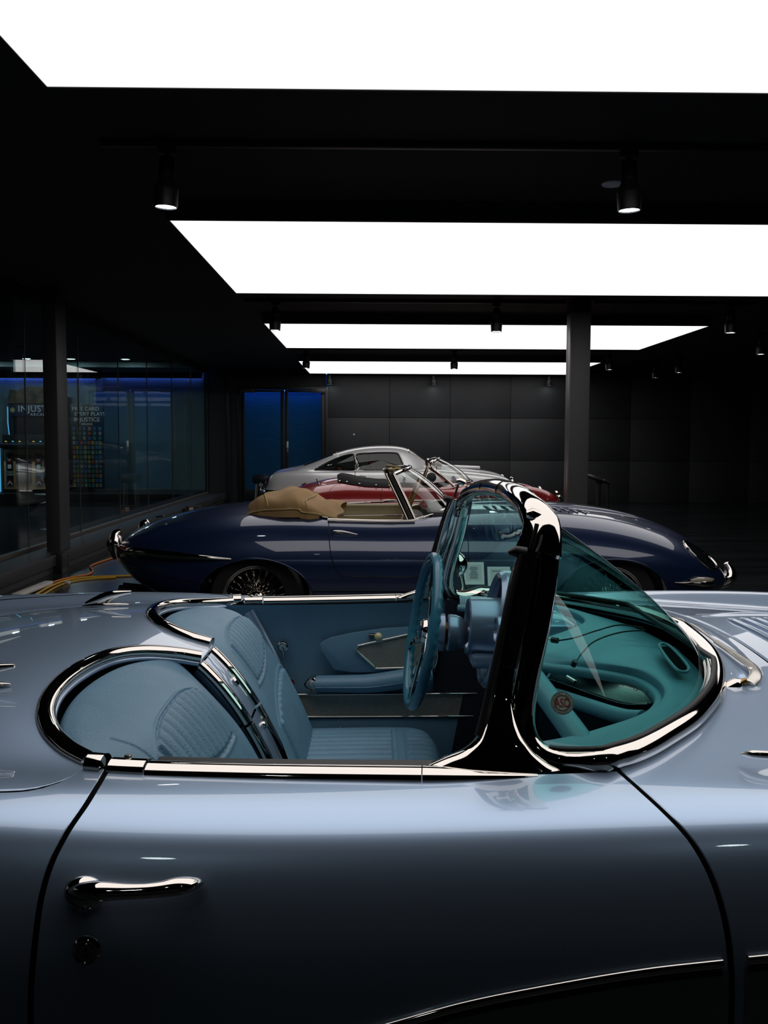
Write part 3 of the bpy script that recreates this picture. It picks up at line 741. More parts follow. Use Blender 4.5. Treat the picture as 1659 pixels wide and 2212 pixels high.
# header latch nib on the near and far corner
for sd in (-1, 1):
    p = [L(1168, 1120, 1.50), L(1148, 1110, 1.50), L(1137, 1111, 1.50)]
    q = [Vector((a.x, sd * -a.y, a.z)) for a in p]
    tube('header_latch', q, 0.011, CHROME, car, k=12, scale=[1.0, .9, .5])
    q = [Vector((a.x, sd * -a.y, a.z)) for a in (L(1160, 1132, 1.455), L(1154, 1158, 1.45), L(1147, 1186, 1.45))]
    tube('seal_groove', q, 0.0035, RUBBER, car, k=8)
    q = [Vector((a.x, sd * -a.y, a.z)) for a in (L(1135, 1197, 1.452), L(1113, 1191, 1.452), L(1098, 1194, 1.452))]
    tube('vent_seal_tip', q, 0.009, RUBBER, car, k=10, scale=[1.2, 1.0, .35])

# swept A-pillar casting
pil = [  # py, left px, right px, depth
    (1664, 915, 1215, 1.348), (1655, 935, 1192, 1.3495), (1642, 965, 1172, 1.352), (1628, 1000, 1155, 1.3545), (1606, 1027, 1138, 1.360), (1580, 1040, 1124, 1.370), (1545, 1049, 1113, 1.385), (1500, 1057, 1108, 1.402),
    (1441, 1069, 1115, 1.415), (1354, 1084, 1142, 1.432), (1253, 1104, 1160, 1.452), (1205, 1119, 1166, 1.462), (1192, 1124, 1166, 1.465)]
secn = 20
rows_ = []
for (py, xl, xr, Y) in pil:
    a, b = L(xl, py, Y), L(xr, py, Y); c = (a + b) / 2; w = (b.x - a.x) / 2; th = 0.017 + 0.004 * max(0, (py - 1500) / 158) ** 2
    ring = []
    for j in range(secn):
        t = 2 * math.pi * j / secn; ct, st = math.cos(t), math.sin(t)
        ring.append(Vector((c.x + w * math.copysign(abs(ct) ** .7, ct), c.y + 0.012 + th * math.copysign(abs(st) ** .45, st), c.z)))
    rows_.append(ring)
RA = np.array([[tuple(p) for p in r] for r in rows_])
fine = np.stack([bsp(RA[:, j], 60) for j in range(secn)], axis=1)
v = [tuple(p) for r in fine for p in r]; f = []
for i in range(59):
    for j in range(secn): f.append((i * secn + j, i * secn + (j + 1) % secn, (i + 1) * secn + (j + 1) % secn, (i + 1) * secn + j))
f.append(tuple(59 * secn + j for j in range(secn)))
apil = mk('pillar', v, f[::1], CHROME, car, True, sharp=50)
bm = bmesh.new(); bm.from_mesh(apil.data); bmesh.ops.recalc_face_normals(bm, faces=bm.faces); bm.to_mesh(apil.data); bm.free()
apil.data.set_sharp_from_angle(angle=math.radians(50))
mirror_mesh(apil)
ws = bsp([L(1127, 1196, 1.447), L(1098, 1310, 1.425), L(1068, 1441, 1.40), L(1045, 1545, 1.38), L(1033, 1590, 1.37)], 30)
wso = tube('weatherstrip', [Vector(p) for p in ws], 0.0055, RUBBER, car, k=8)
mirror_mesh(wso)
ins = [Vector(p) for p in bsp([L(1145, 1198, 1.446), L(1128, 1310, 1.425), L(1100, 1441, 1.404)], 24)]
io = tube('window_channel', ins, 0.0125, mat('gloss_black_channel', (.006, .006, .008), .0, .12, coat=1.0, var=(5, .1)), car, k=10, up0=(0, 1, 0), ry=.006)
mirror_mesh(io)

# glass: ruled from foot curve to header curve
GLASS = thin_glass('teal_tinted_windscreen', (0.50, 0.86, 0.82), 1.5)
ftc = [L(1142, 1590, 1.40)] + [p + Vector((0, 0, .006)) for p in spath([(h - .01, x - .004) for h, x in WB[1:]], 6, 0.010, -1)]
nG = 70; footc = bsp(ftc + mir(ftc[:-1])[::-1], nG * 2 + 1, False)
side_b = [fp[i] for i in range(0, 46)]
topc = []
tp = hd[2:-1]
topf = bsp(tp, 801, False)
def twarp(i):
    u_ = i / (2 * nG) * 2 - 1; u_ = .5 + .5 * math.copysign(abs(u_) ** 1.25, u_); return topf[int(round(u_ * 800))]
topc = [twarp(i) for i in range(2 * nG + 1)]
def glass_pt(i, t):
    a = Vector(footc[i]); b = Vector(topc[i]); p = a.lerp(b, t)
    s = abs(i / (2 * nG) - .5) * 2
    bul = 4 * t * (1 - t)
    out = Vector((0.9, math.copysign(.35 * s, p.y), .5)).normalized()
    return p + out * 0.022 * bul * (1 - s ** 3)
v, f = grid(2 * nG + 1, 25, lambda i, j: glass_pt(i, j / 24))
screen = mk('windscreen_glass', v, f, GLASS, car)
# round dealer sticker on the inside of the glass
best = None
tgt = (1204, 1527)
def to_px(p):
    d = Vector((p.x, p.y + CY, p.z - CAM_H)); z = d.dot(fw); return (829.5 + FPX * d.dot(rt) / z, 1106 - FPX * d.dot(up) / z)
for i in range(0, nG):
    for j in range(0, 25):
        p = glass_pt(i, j / 24); q = to_px(p); e_ = (q[0] - tgt[0]) ** 2 + (q[1] - tgt[1]) ** 2
        if best is None or e_ < best[0]: best = (e_, i, j, p)
_, bi, bj, bp = best
tu = (glass_pt(min(bi + 1, 2 * nG), bj / 24) - glass_pt(max(bi - 1, 0), bj / 24)).normalized(); tv = (glass_pt(bi, min(bj + 1, 24) / 24) - glass_pt(bi, max(bj - 1, 0) / 24)).normalized()
nn = tu.cross(tv).normalized()
vd_ = Vector((0, -CY, CAM_H)) - bp
if nn.dot(vd_) < 0: nn = -nn
ux = rt.copy(); ux = (ux - nn * ux.dot(nn)).normalized(); uy = nn.cross(ux)
SM = Matrix(((ux.x, uy.x, nn.x, bp.x), (ux.y, uy.y, nn.y, bp.y), (ux.z, uy.z, nn.z, bp.z), (0, 0, 0, 1))) @ Matrix.Translation((0, 0, .002))
R_ = 25.5 / FPX * (bp.y + CY)
stk = mk('dealer_sticker', *lathe_vf([(.0001, 0), (R_, 0)], SM, 40), mat('sticker_cream', (.42, .55, .46), 0, .5, var=(30, .04)), car, smooth=False, label='round cream dealer sticker with red ASD lettering')
RED = mat('sticker_red', (.30, .035, .03), 0, .5, var=(30, .04)); INK = mat('print_black', (.012, .014, .014), 0, .6, var=(30, .04))
mk('sticker_ring', *lathe_vf([(R_ * .955, .0004), (R_ * .985, .0004)], SM, 40), INK, stk, smooth=False)
mk('sticker_ring', *lathe_vf([(R_ * .66, .0004), (R_ * .70, .0004)], SM, 40), INK, stk, smooth=False)
mk('sticker_ring', *lathe_vf([(R_ * .60, .0004), (R_ * .64, .0004)], SM, 40), RED, stk, smooth=False)
text_obj('sticker_text', 'ASD', R_ * .78, SM @ Matrix.Translation((0, 0, .0006)) @ Matrix.Scale(1.35, 4, (0, 1, 0)), RED, stk, .0001, spacing=.95)
def arc_text(s, rad, a0, a1, size, flip, M, m, parent):
    for k, ch in enumerate(s):
        if ch == ' ': continue
        a = lerp(a0, a1, k / (len(s) - 1)); rot = a - math.pi / 2 if not flip else a + math.pi / 2
        text_obj('sticker_letter', ch, size, M @ Matrix.Translation((rad * math.cos(a), rad * math.sin(a), .0006)) @ Matrix.Rotation(rot, 4, 'Z'), m, parent, .0001)
arc_text('AUTOSPORT DESIGNS', R_ * .83, math.radians(205), math.radians(-25), R_ * .22, False, SM, INK, stk)
arc_text('www.autosportdesigns.com', R_ * .83, math.radians(218), math.radians(322), R_ * .16, True, SM, INK, stk)

# ---------------------------------------------------------------- seats
xr_t = tab([(h, x) for h, x in COVE]); 
def disp_grid(P, D):
    """move a (n,m,3) grid along its normals by D"""
    du = np.gradient(P, axis=0); dv = np.gradient(P, axis=1); n = np.cross(du, dv); n /= np.maximum(np.linalg.norm(n, axis=2, keepdims=True), 1e-9)
    return P + n * D[..., None], n
def smask(d, w): return 1 / (1 + np.exp(-np.clip(d / w, -40, 40)))
def make_backrest():
    hs_ = [.092, .098, .13, .22, .40, .56, .64, .68, .694]
    back = [-.018, -.008, 0, 0, 0, 0, -.015, -.045, -.08]
    rows_ = []
    for h, d in zip(hs_, back):
        xr = float(xr_t(h)) + .006; zr = BZ(min(xr - .006, -.37), h) - .008
        e = Vector((-.345 + d, h, .925 - .05 * (abs(h - .39) / .3) ** 4)); Rr = Vector((xr, h, zr))
        m1 = Rr.lerp(e, .35) + Vector((0, 0, .012)); m2 = Rr.lerp(e, .72) + Vector((0, 0, .014))
        row = [Rr + Vector((.004, 0, -.05)), Rr, m1, m2, e, Vector((-.272 + d, h, .81)), Vector((-.215 + d, h, .70)), Vector((-.168 + d, h, .59)), Vector((-.138 + d, h, .49)), Vector((-.135 + d, h, .44))]
        rows_.append([tuple(p) for p in row])
    Cc = np.array(rows_); nh, nb = 260, 220
    A = N3(len(hs_), np.linspace(0, 1, nh)); Bb = N3(10, np.linspace(0, 1, nb))
    P = np.einsum('ai,bj,ijk->abk', A, Bb, Cc)
    hh = P[:, :, 1]; b = np.linspace(0, 1, nb)[None, :] * np.ones((nh, 1))
    p = (hh - .392) / .165
    # two stitched, ribbed inserts
    top = .365 + .035 * np.abs(p) ** 4; bot = .545 - .03 * p - .02 * p * p
    d1 = np.minimum(np.minimum(b - top, bot - b) * 3.2, (1.06 - np.abs(p)) * .35)
    top2 = .632 - .03 * p + .02 * np.abs(p) ** 3
    d2 = np.minimum((b - top2) * 3.2, (1.12 - np.abs(p)) * .35)
    D = np.zeros_like(b)
    for d in (d1, d2):
        m = smask(d, .006); rib = np.abs(np.cos(p * math.pi * 4.8)) ** .6
        D += m * (.0005 + .0085 * rib) - .0065 * np.exp(-(d / .010) ** 2) + .0042 * np.exp(-((d + .034) / .013) ** 2)
    D += -.0035 * np.exp(-((hh - .60) / .0028) ** 2) * (b > .22)
    P2, n = disp_grid(P, -D if np.mean(np.cross(np.gradient(P, axis=0), np.gradient(P, axis=1))[..., 2]) < 0 else D)
    f = [(i * nb + j, i * nb + j + 1, (i + 1) * nb + j + 1, (i + 1) * nb + j) for i in range(nh - 1) for j in range(nb - 1)]
    return P2.reshape(-1, 3), f
def make_cushion():
    nx, nh = 150, 110
    xs = np.linspace(-.21, .235, nx); hs_ = np.linspace(.10, .70, nh)
    X, Hh = np.meshgrid(xs, hs_, indexing='ij')
    p = (Hh - .40) / .30
    fr = .20 - .05 * p * p
    Z = .583 - .045 * np.abs(p) ** 6 - .11 * smask(X - fr, .012) - .02 * np.clip(-X, 0, 1) + .012 * np.cos(p * 1.5)
    Z -= .10 * smask(np.abs(p) - .955, .012)
    q = (X - .0) / .2; rib = np.abs(np.cos((Hh - .36) / .185 * math.pi * 5)) ** .6
    din = np.minimum((1 - np.abs((Hh - .36) / .215)) * .2, .5)
    da = np.minimum(din, np.minimum(X + .2, .062 - X) * 1.5); db = np.minimum(din, np.minimum(X - .098, (fr - .012) - X) * 1.5)
    for d in (da, db): Z += smask(d, .003) * .0065 * rib + .002 * np.exp(-((d + .012) / .006) ** 2) - .003 * np.exp(-(d / .004) ** 2)
    Z -= .002 * np.exp(-((Hh - .595) / .0025) ** 2)
    V = np.stack([X, Hh, Z], 2).reshape(-1, 3)
    f = [(i * nh + j, (i + 1) * nh + j, (i + 1) * nh + j + 1, i * nh + j + 1) for i in range(nx - 1) for j in range(nh - 1)]
    return V, f
bv, bf = make_backrest(); cv_, cf = make_cushion()
for sd in (-1, 1):
    seat = empty('seat', (0, 0, 0), parent=car)
    o = mk('backrest', bv * np.array([1, sd, 1]), bf if sd == 1 else [q[::-1] for q in bf], LEATHER, seat)
    o = mk('cushion', cv_ * np.array([1, sd, 1]), cf if sd == 1 else [q[::-1] for q in cf], LEATHER, seat)

# ---------------------------------------------------------------- centre strip between the seats
cs = [(-.372, .934), (-.355, .918), (-.325, .885), (-.285, .83), (-.245, .76), (-.21, .685), (-.185, .61), (-.165, .53), (-.15, .45)]
def cpath(h, n=40, a=0.0, b=1.0, off=0.0):
    q = bsp([(x, 0, z) for x, z in cs], 200); i0, i1 = int(a * 199), int(b * 199); q = q[np.linspace(i0, i1, n).astype(int)]
    t = np.gradient(q, axis=0); nx_, nz_ = -t[:, 2], t[:, 0]; l = np.hypot(nx_, nz_)
    return [Vector((p[0] + off * nx_[k] / l[k] * 1, h, p[2] + off * nz_[k] / l[k])) for k, p in enumerate(q)]
def strip(name, h0, h1, a, b, m, off=0.0, crown=.004, n=40):
    c = cpath(0, n, a, b, off); c2 = cpath(0, n, a, b, off + crown); c3 = cpath(0, n, a, b, off - .03)
    ks = [(h0, c3), (h0, c), (h0 * .8 + h1 * .2, c2), (h0 * .2 + h1 * .8, c2), (h1, c), (h1, c3)]
    v, f = grid(n, 6, lambda i, j: Vector((ks[j][1][i].x, ks[j][0], ks[j][1][i].z)))
    return mk(name, v, f, m, car, True, sharp=50)
strip('centre_strip', -.058, .058, .02, .36, PAINT, .0)
strip('centre_strip_lower', -.058, .058, .37, 1.0, PAINT, .0)
for sd in (-1, 1):
    tube('strip_moulding', cpath(sd * .072, 30, .01, .36), .019, CHROME, car, k=14, ry=.012)
    tube('strip_moulding_lower', cpath(sd * .072, 40, .37, 1.0), .019, CHROME, car, k=14, ry=.012)
for (a, r) in ((.22, .012), (.43, .009)):
    p = cpath(.018, 200, 0, 1)[int(a * 199)]; p2 = cpath(.018, 200, 0, 1, .02)[int(a * 199)]
    lathe('strip_button', [(.0001, .012), (r * .7, .012), (r, .008), (r, .004), (r * 1.5, .003), (r * 1.6, 0)], axisM(p, p2 - p), CHROME, car, 18)

# ---------------------------------------------------------------- far door trim
DY = 2.835          # depth of the far door trim
def D(px, py, off=0.0): return L(px, py, DY - off)
def dplate(name, pxs, m, off=0.0, th=0.006, bevel=0.002, parent=None, **k):
    return plate(name, [D(x, y, off) for x, y in pxs], th, (0, -1, 0), m, parent or trim, bevel, **k)
trim = mk('door_trim', *grid(30, 24, lambda i, j: Vector((lerp(-.44, .22, i / 29), .716 + .012 * math.sin(math.pi * j / 23) - .03 * (j / 23) ** 6, lerp(.50, BZ(lerp(-.44, .22, i / 29), .72) - .004, j / 23)))), LEATHER2, car)
pad = dplate('trim_pad', [(905, 1352), (830, 1356), (760, 1366), (715, 1376), (697, 1384), (690, 1392), (693, 1403), (722, 1447), (760, 1452), (940, 1452), (960, 1345)], LEATHER2, .012, .007, .004)
gr = [(770, 1402), (773, 1397), (782, 1393), (885, 1370), (925, 1362), (945, 1400), (935, 1446), (880, 1443), (815, 1444), (808, 1440), (773, 1408)]
MESH = mat('woven_silver_mesh', (.26, .26, .23), .25, .40, bump=('voronoi', 900, .6, .001), var=(200, .15))
dplate('speaker_grille', gr, MESH, .020, .004, 0)
tube('grille_frame', bsp([D(x, y, .026) for x, y in gr], 80, closed=True), .0032, CHROME, trim, k=8, closed=True)
tube('lock_slot', [D(797, 1372, .022), D(813, 1373, .022)], .008, mat('slot_dark_chrome', (.12, .11, .1), 1, .2, var=(9, .1)), trim, k=10, ry=.006)
lathe('lock_knob', [(.0001, -.012)] + [(.012 * math.sin(math.pi * k / 12), -.012 * math.cos(math.pi * k / 12)) for k in range(1, 12)] + [(.0001, .012)], Matrix.Translation(D(817, 1375, .038)), mat('cream_knob', (.58, .50, .28), 0, .3, coat=.5, var=(20, .05)), trim, 20)
cp = D(611, 1396, .008)
lathe('door_lock_button', [(.0001, .016), (.010, .016), (.0125, .010), (.0125, .004), (.016, .002), (.016, 0)], axisM(cp, (0, -1, 0)), CHROME, trim, 20)
tube('lock_lever', [cp + Vector((0, -.016, 0)), cp + Vector((.004, -.020, -.014)), cp + Vector((.006, -.02, -.028))], .0032, CHROME, trim, k=8)
# armrest with bullet end
arm = [D(683, 1477, .03), D(740, 1477, .034), D(800, 1476, .036), (D(850, 1470, .036)), D(900, 1462, .03), D(930, 1459, .022)]
ao = tube('armrest', [Vector(p) for p in bsp(arm, 40)], .030, LEATHER2, trim, k=20, up0=(0, 0, 1), ry=.026, scale=[(1, .92 + .2 * min(1, i / 25)) for i in range(40)])
tp_ = D(682, 1477, .03)
lathe('armrest_bullet', [(.028, 0), (.026, .010), (.019, .022), (.009, .032), (.0001, .036)], axisM(tp_, (-1, 0, -.05)), CHROME, trim, 20)
tube('armrest_piping', [p + Vector((0, -.031, -.004)) for p in map(Vector, bsp(arm, 30))], .0016, LEATHER2, trim, k=6)
plate('armrest_tip', [D(905, 1497, .034), D(941, 1467, .034), D(918, 1455, .034)], .006, (0, -1, 0), CHROME, trim, .002)
rf = D(628, 1474, .01)
lathe('reflector_bezel', [(.012, .006), (.0165, .006), (.018, 0)], axisM(rf, (0, -1, 0)), CHROME, trim, 24)
lathe('red_reflector', [(.0001, .008), (.008, .007), (.0125, .004), (.0125, 0)], axisM(rf, (0, -1, 0)), mat('red_lens', (.10, .004, .006), 0, .15, coat=1, var=(20, .1)), trim, 24)
dplate('sill_mesh_panel', [(600, 1502), (1050, 1499), (1050, 1549), (610, 1549)], MESH, .014, .004, 0)
tube('sill_strip', [D(600, 1501, .022), D(1050, 1498, .022)], .0030, CHROME, trim, k=8)
tube('sill_strip', [D(610, 1549, .022), D(1050, 1547, .022)], .0032, CHROME, trim, k=8)
dplate('lower_trim', [(610, 1552), (1050, 1549), (1060, 1680), (610, 1680)], LEATHER2, .012, .006, .002)
lathe('trim_screw', [(.0001, .004), (.004, .003), (.005, 0)], axisM(D(736, 1571, .02), (0, -1, 0)), CHROME, trim, 12)
# painted jamb strip beside the far seat
jp = [Vector(p) for p in bsp([D(535, 1322, .02), D(562, 1372, .02), D(590, 1428, .03), D(622, 1505, .04), D(645, 1565, .05), D(668, 1600, .06)], 30)]
tube('jamb_strip', jp, .011, INTPAINT, car, k=12, ry=.02)
for p in ((505, 1322), (522, 1320)):
    boxo('latch_block', D(p[0], p[1], .0), (.022, .03, .03), DCHROME, car, .004)
# tub
boxo('cabin_floor', (.0, 0, .30), (1.3, 1.40, .02), CARPET, car)
mk('firewall', [(.66, -.75, .3), (.66, .75, .3), (.56, .75, .90), (.56, -.75, .90)], [(0, 1, 2, 3)], CARPET, car, smooth=False)
mk('bulkhead', [(-.45, -.72, .3), (-.45, .72, .3), (-.64, .68, .90), (-.64, -.68, .90)], [(3, 2, 1, 0)], CARPET, car, smooth=False)
for sd in (-1, 1):
    mk('kick_panel', [(.19, sd * .70, .30), (.64, sd * .70, .30), (.58, sd * .66, .93), (.19, sd * .718, .945)], [(0, 1, 2, 3)], CARPET, car, smooth=False)
mk('near_door_inner', *grid(20, 10, lambda i, j: Vector((lerp(-.44, .40, i / 19), -.716 - .0 * j, lerp(.40, BZ(lerp(-.44, .40, i / 19), .72) - .012, j / 9)))), LEATHER2, car)
# ---------------------------------------------------------------- dash
DASHM = mat('blue_dash_vinyl', (0.15, 0.29, 0.36), 0.0, 0.42, bump=('voronoi', 330, 0.25, 0.001), var=(10, 0.05))
inn = [(.262, -.655), (.32, -.625), (.37, -.59), (.466, -.515), (.53, -.42), (.548, -.32), (.525, -.225), (.44, -.14), (.385, -.10), (.34, -.05), (.33, 0.0)]
innc = bsp([(x, y, 0) for x, y in inn], 70)
outc = bsp([(x - .014 if h < .6 else x - .004, -(h - .02), 0) for h, x in WB[0:]], 70)
def dash_z(x, y): return 0.952 + 0.014 * smask(np.array([x - .45]), .08)[0] - .004
def dash_half(sd):
    def fn(i, j):
        a, b = outc[i], innc[i]; t = j / 19
        x, y = lerp(a[0], b[0], t), lerp(a[1], b[1], t)
        z = dash_z(x, y) + .010 * math.sin(math.pi * t) - .016 * max(0, (t - .85) / .15) ** 2 - .008 * (1 - t) ** 2
        return Vector((x, sd * -y, z))
    return fn
for sd in (-1, 1):
    v, f = grid(70, 20, dash_half(sd)); mk('dash_top', v, f if sd == -1 else [q[::-1] for q in f], DASHM, car)
    tube('dash_roll', [Vector((p[0] - .004, sd * -p[1], dash_z(p[0], p[1]) - .020)) for p in innc], .011, DASHM, car, k=12)
# brushed instrument panel on the passenger side
tpx = [(1132, 1438, 2.24), (1200, 1437, 2.10), (1290, 1447, 1.97), (1365, 1468, 1.87), (1418, 1497, 1.78)]
bpx = [(1135, 1452, 2.20), (1195, 1468, 2.07), (1270, 1495, 1.93), (1345, 1519, 1.82), (1400, 1521, 1.765)]
tc_, bc_ = bsp([L(*p) for p in tpx], 40), bsp([L(*p) for p in bpx], 40)
BRUSHED = mat('brushed_aluminium', (.50, .52, .48), 1.0, .28, var=(12, .1, (1, 1, 30)))
def ppt(i, j):
    a, b = Vector(tc_[i]), Vector(bc_[i]); t = j / 11; return a.lerp(b, t) + Vector((.02 * math.sin(math.pi * t), 0, -.0 * t))
mk('dash_panel', *grid(40, 12, ppt), BRUSHED, car)
tube('dash_panel_strip', [Vector(p) for p in bc_], .0028, CHROME, car, k=8)
low = [L(1120, 1480, 2.12), L(1195, 1500, 2.01), L(1262, 1522, 1.88), L(1345, 1548, 1.74), L(1390, 1552, 1.68)]
lowc = bsp(low, 30)
tube('dash_lower_roll', [Vector(p) for p in bsp(low, 30)], .015, DASHM, car, k=14)
mk('dash_underside', *grid(30, 3, lambda i, j: Vector(lowc[i]) + Vector((.05 * j, 0, -.10 * j))), CARPET, car)
for ch, px, py, Y_ in (('C', 1345, 1477, 1.86), ('O', 1373, 1488, 1.82), ('R', 1398, 1498, 1.785)):
    a = L(px, py, Y_ - .012); nn = (Vector((0, -CY, CAM_H)) - a).normalized(); ux = (rt - nn * rt.dot(nn)).normalized(); up_ = nn.cross(ux)
    M_ = Matrix(((ux.x, up_.x, nn.x, a.x), (ux.y, up_.y, nn.y, a.y), (ux.z, up_.z, nn.z, a.z), (0, 0, 0, 1))) @ Matrix.Rotation(-.35, 4, 'Z')
    text_obj('dash_letter', ch, .012, M_, mat('letter_grey', (.30, .32, .30), .6, .4, var=(10, .1)), car, .0006)
tube('dash_badge', [L(1225, 1466, 1.90) + Vector((0, 0, .004)), L(1243, 1477, 1.88) + Vector((0, 0, .004))], .004, CHROME, car, k=8)
lathe('panel_knob', [(.0001, .02), (.008, .02), (.011, .014), (.011, .004), (.016, .002), (.016, 0)], axisM(L(1181, 1450, 2.04), (-.8, -.5, .2)), CHROME, car, 16)
gb = [L(1128, 1432, 1.86), L(1160, 1475, 1.75), L(1205, 1535, 1.61), L(1245, 1590, 1.50), L(1270, 1628, 1.45)]
tube('grab_bar', [Vector(p) for p in bsp(gb, 24)], .021, DASHM, car, k=18)
# defroster vent in the dash top
vp = [unpz(x, y, .974) - Vector((0, CY, 0)) for x, y in ((1424, 1406), (1445, 1405), (1487, 1453), (1462, 1458))]
tube('vent_frame', bsp([p + Vector((0, 0, .010)) for p in vp], 40, closed=True), .0035, DASHM, car, k=8, closed=True)
plate('vent_slot', [p + Vector((0, 0, .006)) for p in vp], .003, (0, 0, 1), SHADEM, car)
# loose cable with a plug on the dash
c1_ = [(1600, 1395), (1460, 1366), (1390, 1357), (1340, 1350), (1290, 1362), (1240, 1378), (1205, 1384)]
def onz(px, py, z): p = unpz(px, py, z); return Vector((p.x, p.y - CY, p.z))
tube('cable', [Vector(p) for p in bsp([onz(x, y, .984) for x, y in c1_[2:]], 40)], .0018, RUBBER, car, k=6)
tube('cable_plug', [onz(1205, 1384, .988), onz(1192, 1382, .988)], .0065, RUBBER, car, k=10)
tube('plug_pin', [onz(1192, 1382, .988), onz(1184, 1380, .988)], .002, CHROME, car, k=6)
tube('cable', [Vector(p) for p in bsp([onz(1395, 1361, .984), onz(1340, 1366, .985), onz(1285, 1385, .984), onz(1258, 1410, .975), onz(1243, 1432, .962)], 40)], .0018, RUBBER, car, k=6)
tube('cable_plug', [onz(1243, 1428, .966), onz(1238, 1438, .955)], .006, mat('dark_plug', (.02, .02, .02), .5, .3, var=(9, .1)), car, k=10)
# ---------------------------------------------------------------- instrument cluster and steering wheel
DC = 2.50
cen = L(1050, 1352, DC)
def xl(name, prof, c, d, m, n=32, **k): return lathe(name, prof, axisM(c, d), m, car, n, **k)
ax = Vector((1, 0, -.06)).normalized()
b0 = cen + Vector((-.052, 0, 0))
xl('instrument_binnacle', [(.062, .016), (.066, .004), (.072, 0), (.076, .004), (.078, .04), (.082, .14), (.082, .20)], b0, ax, INTPAINT, 48)
xl('instrument_face', [(.0001, .03), (.063, .03)], b0, ax, RUBBER, 32)
boxo('cluster_skirt', b0 + Vector((.10, 0, -.078)), (.19, .19, .035), INTPAINT, car, .012)
boxo('cluster_body', b0 + Vector((.17, 0, -.03)), (.18, .40, .15), INTPAINT, car, .03)
# tall speedometer arch behind it
arch = []
ac = L(1090, 1330, DC + .02)
nA = 32
prof = [(.158, .055), (.162, .03), (.160, .0), (.150, -.012), (.138, -.004), (.136, .02)]
xl('speedometer_hood', prof, Vector((ac.x - .03, ac.y, ac.z - .035)), (1, 0, -.18), INTPAINT, 48)
xl('speedometer_face', [(.0001, .012), (.137, .012)], Vector((ac.x - .03, ac.y, ac.z - .035)), (1, 0, -.18), RUBBER, 48)
xl('speedometer_bezel', [(.139, .002), (.143, -.006), (.147, -.004)], Vector((ac.x - .03, ac.y, ac.z - .035)), (1, 0, -.18), CHROME, 48)
for (px, py, Y, r) in ((1070, 1360, 2.30, .033), (1082, 1375, 2.24, .03)):
    xl('gauge_pod', [(r * .8, .01), (r * .88, 0), (r, .003), (r * 1.05, .06), (r * 1.05, .10)], L(px, py, Y), ax, INTPAINT, 28)
    xl('gauge_face', [(.0001, .012), (r * .82, .012)], L(px, py, Y), ax, RUBBER, 24)
# column
hub = L(925, 1364, DC)
cax = Vector((1, -.02, -.05)).normalized()
xl('hub_cup', [(.030, -.012), (.046, -.004), (.050, .004), (.050, .036), (.046, .037), (.040, .030)], hub + cax * .006, cax, INTPAINT, 40)
xl('column_gap', [(.030, 0), (.030, .03)], hub + cax * .036, cax, mat('copper_dark', (.10, .05, .02), .8, .4, var=(20, .3)), 24)
xl('column_bell', [(.036, -.004), (.046, -.004), (.049, .0), (.048, .018), (.042, .034), (.030, .046), (.022, .053), (.020, .062), (.020, .13)], hub + cax * .054, cax, INTPAINT, 40)
xl('column_collar', [(.021, 0), (.024, .002), (.024, .008), (.021, .010)], hub + cax * .112, cax, CHROME, 28)
wh = empty('steering_wheel', L(912, 1362, DC), parent=car)
wn = Vector((-1, -.055, .17)).normalized()      # wheel axis towards the driver
WM = wn.to_track_quat('Z', 'Y').to_matrix().to_4x4()
WHL = mat('blue_wheel_rim', (0.03, 0.155, 0.235), 0.0, 0.30, coat=.3, var=(12, .05))
R0 = .198; nR_ = 240; kR = 14
def rimpt(i, j):
    a = 2 * math.pi * i / nR_; b = 2 * math.pi * j / kR
    grip = .0022 * max(0, math.sin(a * 44)) ** .7 * max(0, -math.sin(b)) ** .6
    r = .0125 + grip
    return WM @ Vector(((R0 + r * math.cos(b)) * math.cos(a), (R0 + r * math.cos(b)) * math.sin(a), r * math.sin(b) * 1.05))
v, f = grid(nR_, kR, rimpt, True, True); mk('rim', v, f, WHL, wh)
for a in (math.radians(90), math.radians(205), math.radians(335), math.radians(270)):
    d = Vector((math.cos(a), math.sin(a), 0)); s_ = Vector((-d.y, d.x, 0))
    pts = [d * .03 - s_ * .016, d * .03 + s_ * .016, d * .195 + s_ * .010, d * .195 - s_ * .010]
    sp = plate('spoke', [WM @ (p + Vector((0, 0, -.018 + .018 * (p.length / .195)))) for p in pts], .008, WM @ Vector((0, 0, 1)), CHROME, wh, .002)
    for q in (.09, .125, .16):
        lathe('spoke_hole', [(.0001, .0095), (.005, .0095), (.006, .0085)], WM @ Matrix.Translation(d * q + Vector((0, 0, -.018 + .018 * q / .195))), RUBBER, sp, 12)
lathe('horn_cap', [(.0001, .008), (.020, .007), (.030, .002), (.034, -.006), (.034, -.02), (.030, -.03)], WM, CHROME, wh, 32)
lathe('horn_emblem', [(.0001, .0105), (.022, .009), (.024, .006)], WM, mat('emblem_blue', (.02, .05, .12), 0, .2, coat=1, var=(9, .1)), wh, 24)
# ---------------------------------------------------------------- outside details
def near_on(x, z, off=0.0):
    v = B.v_of_z(np.array([float(x)]), z); p = B.P(x, v)[0] + B.N(x, v)[0] * off; return Vector((p[0], -p[1], p[2]))
def door_px(px, py, off=0.0):
    """point of the near flank seen at a photo position"""
    Y = 1.15
    for _ in range(8):
        q = unpx(px, py, Y); p = near_on(q.x, q.z); Y = p.y + CY
    q = unpx(px, py, Y - off); return Vector((q.x, q.y - CY, q.z))
hb = [door_px(150, 1924, .012), door_px(180, 1922, .024), door_px(230, 1925, .030), door_px(320, 1924, .032), door_px(385, 1914, .028), door_px(420, 1907, .016), door_px(432, 1905, .004)]
hsc = [(.5, .5), (1.25, 1.2), (.95, 1.0), (.85, .95), (.95, 1.0), (1.2, 1.1), (.6, .5)]
hp = bsp(hb, 50); hs2 = bsp([(a, b, 0) for a, b in hsc], 50)
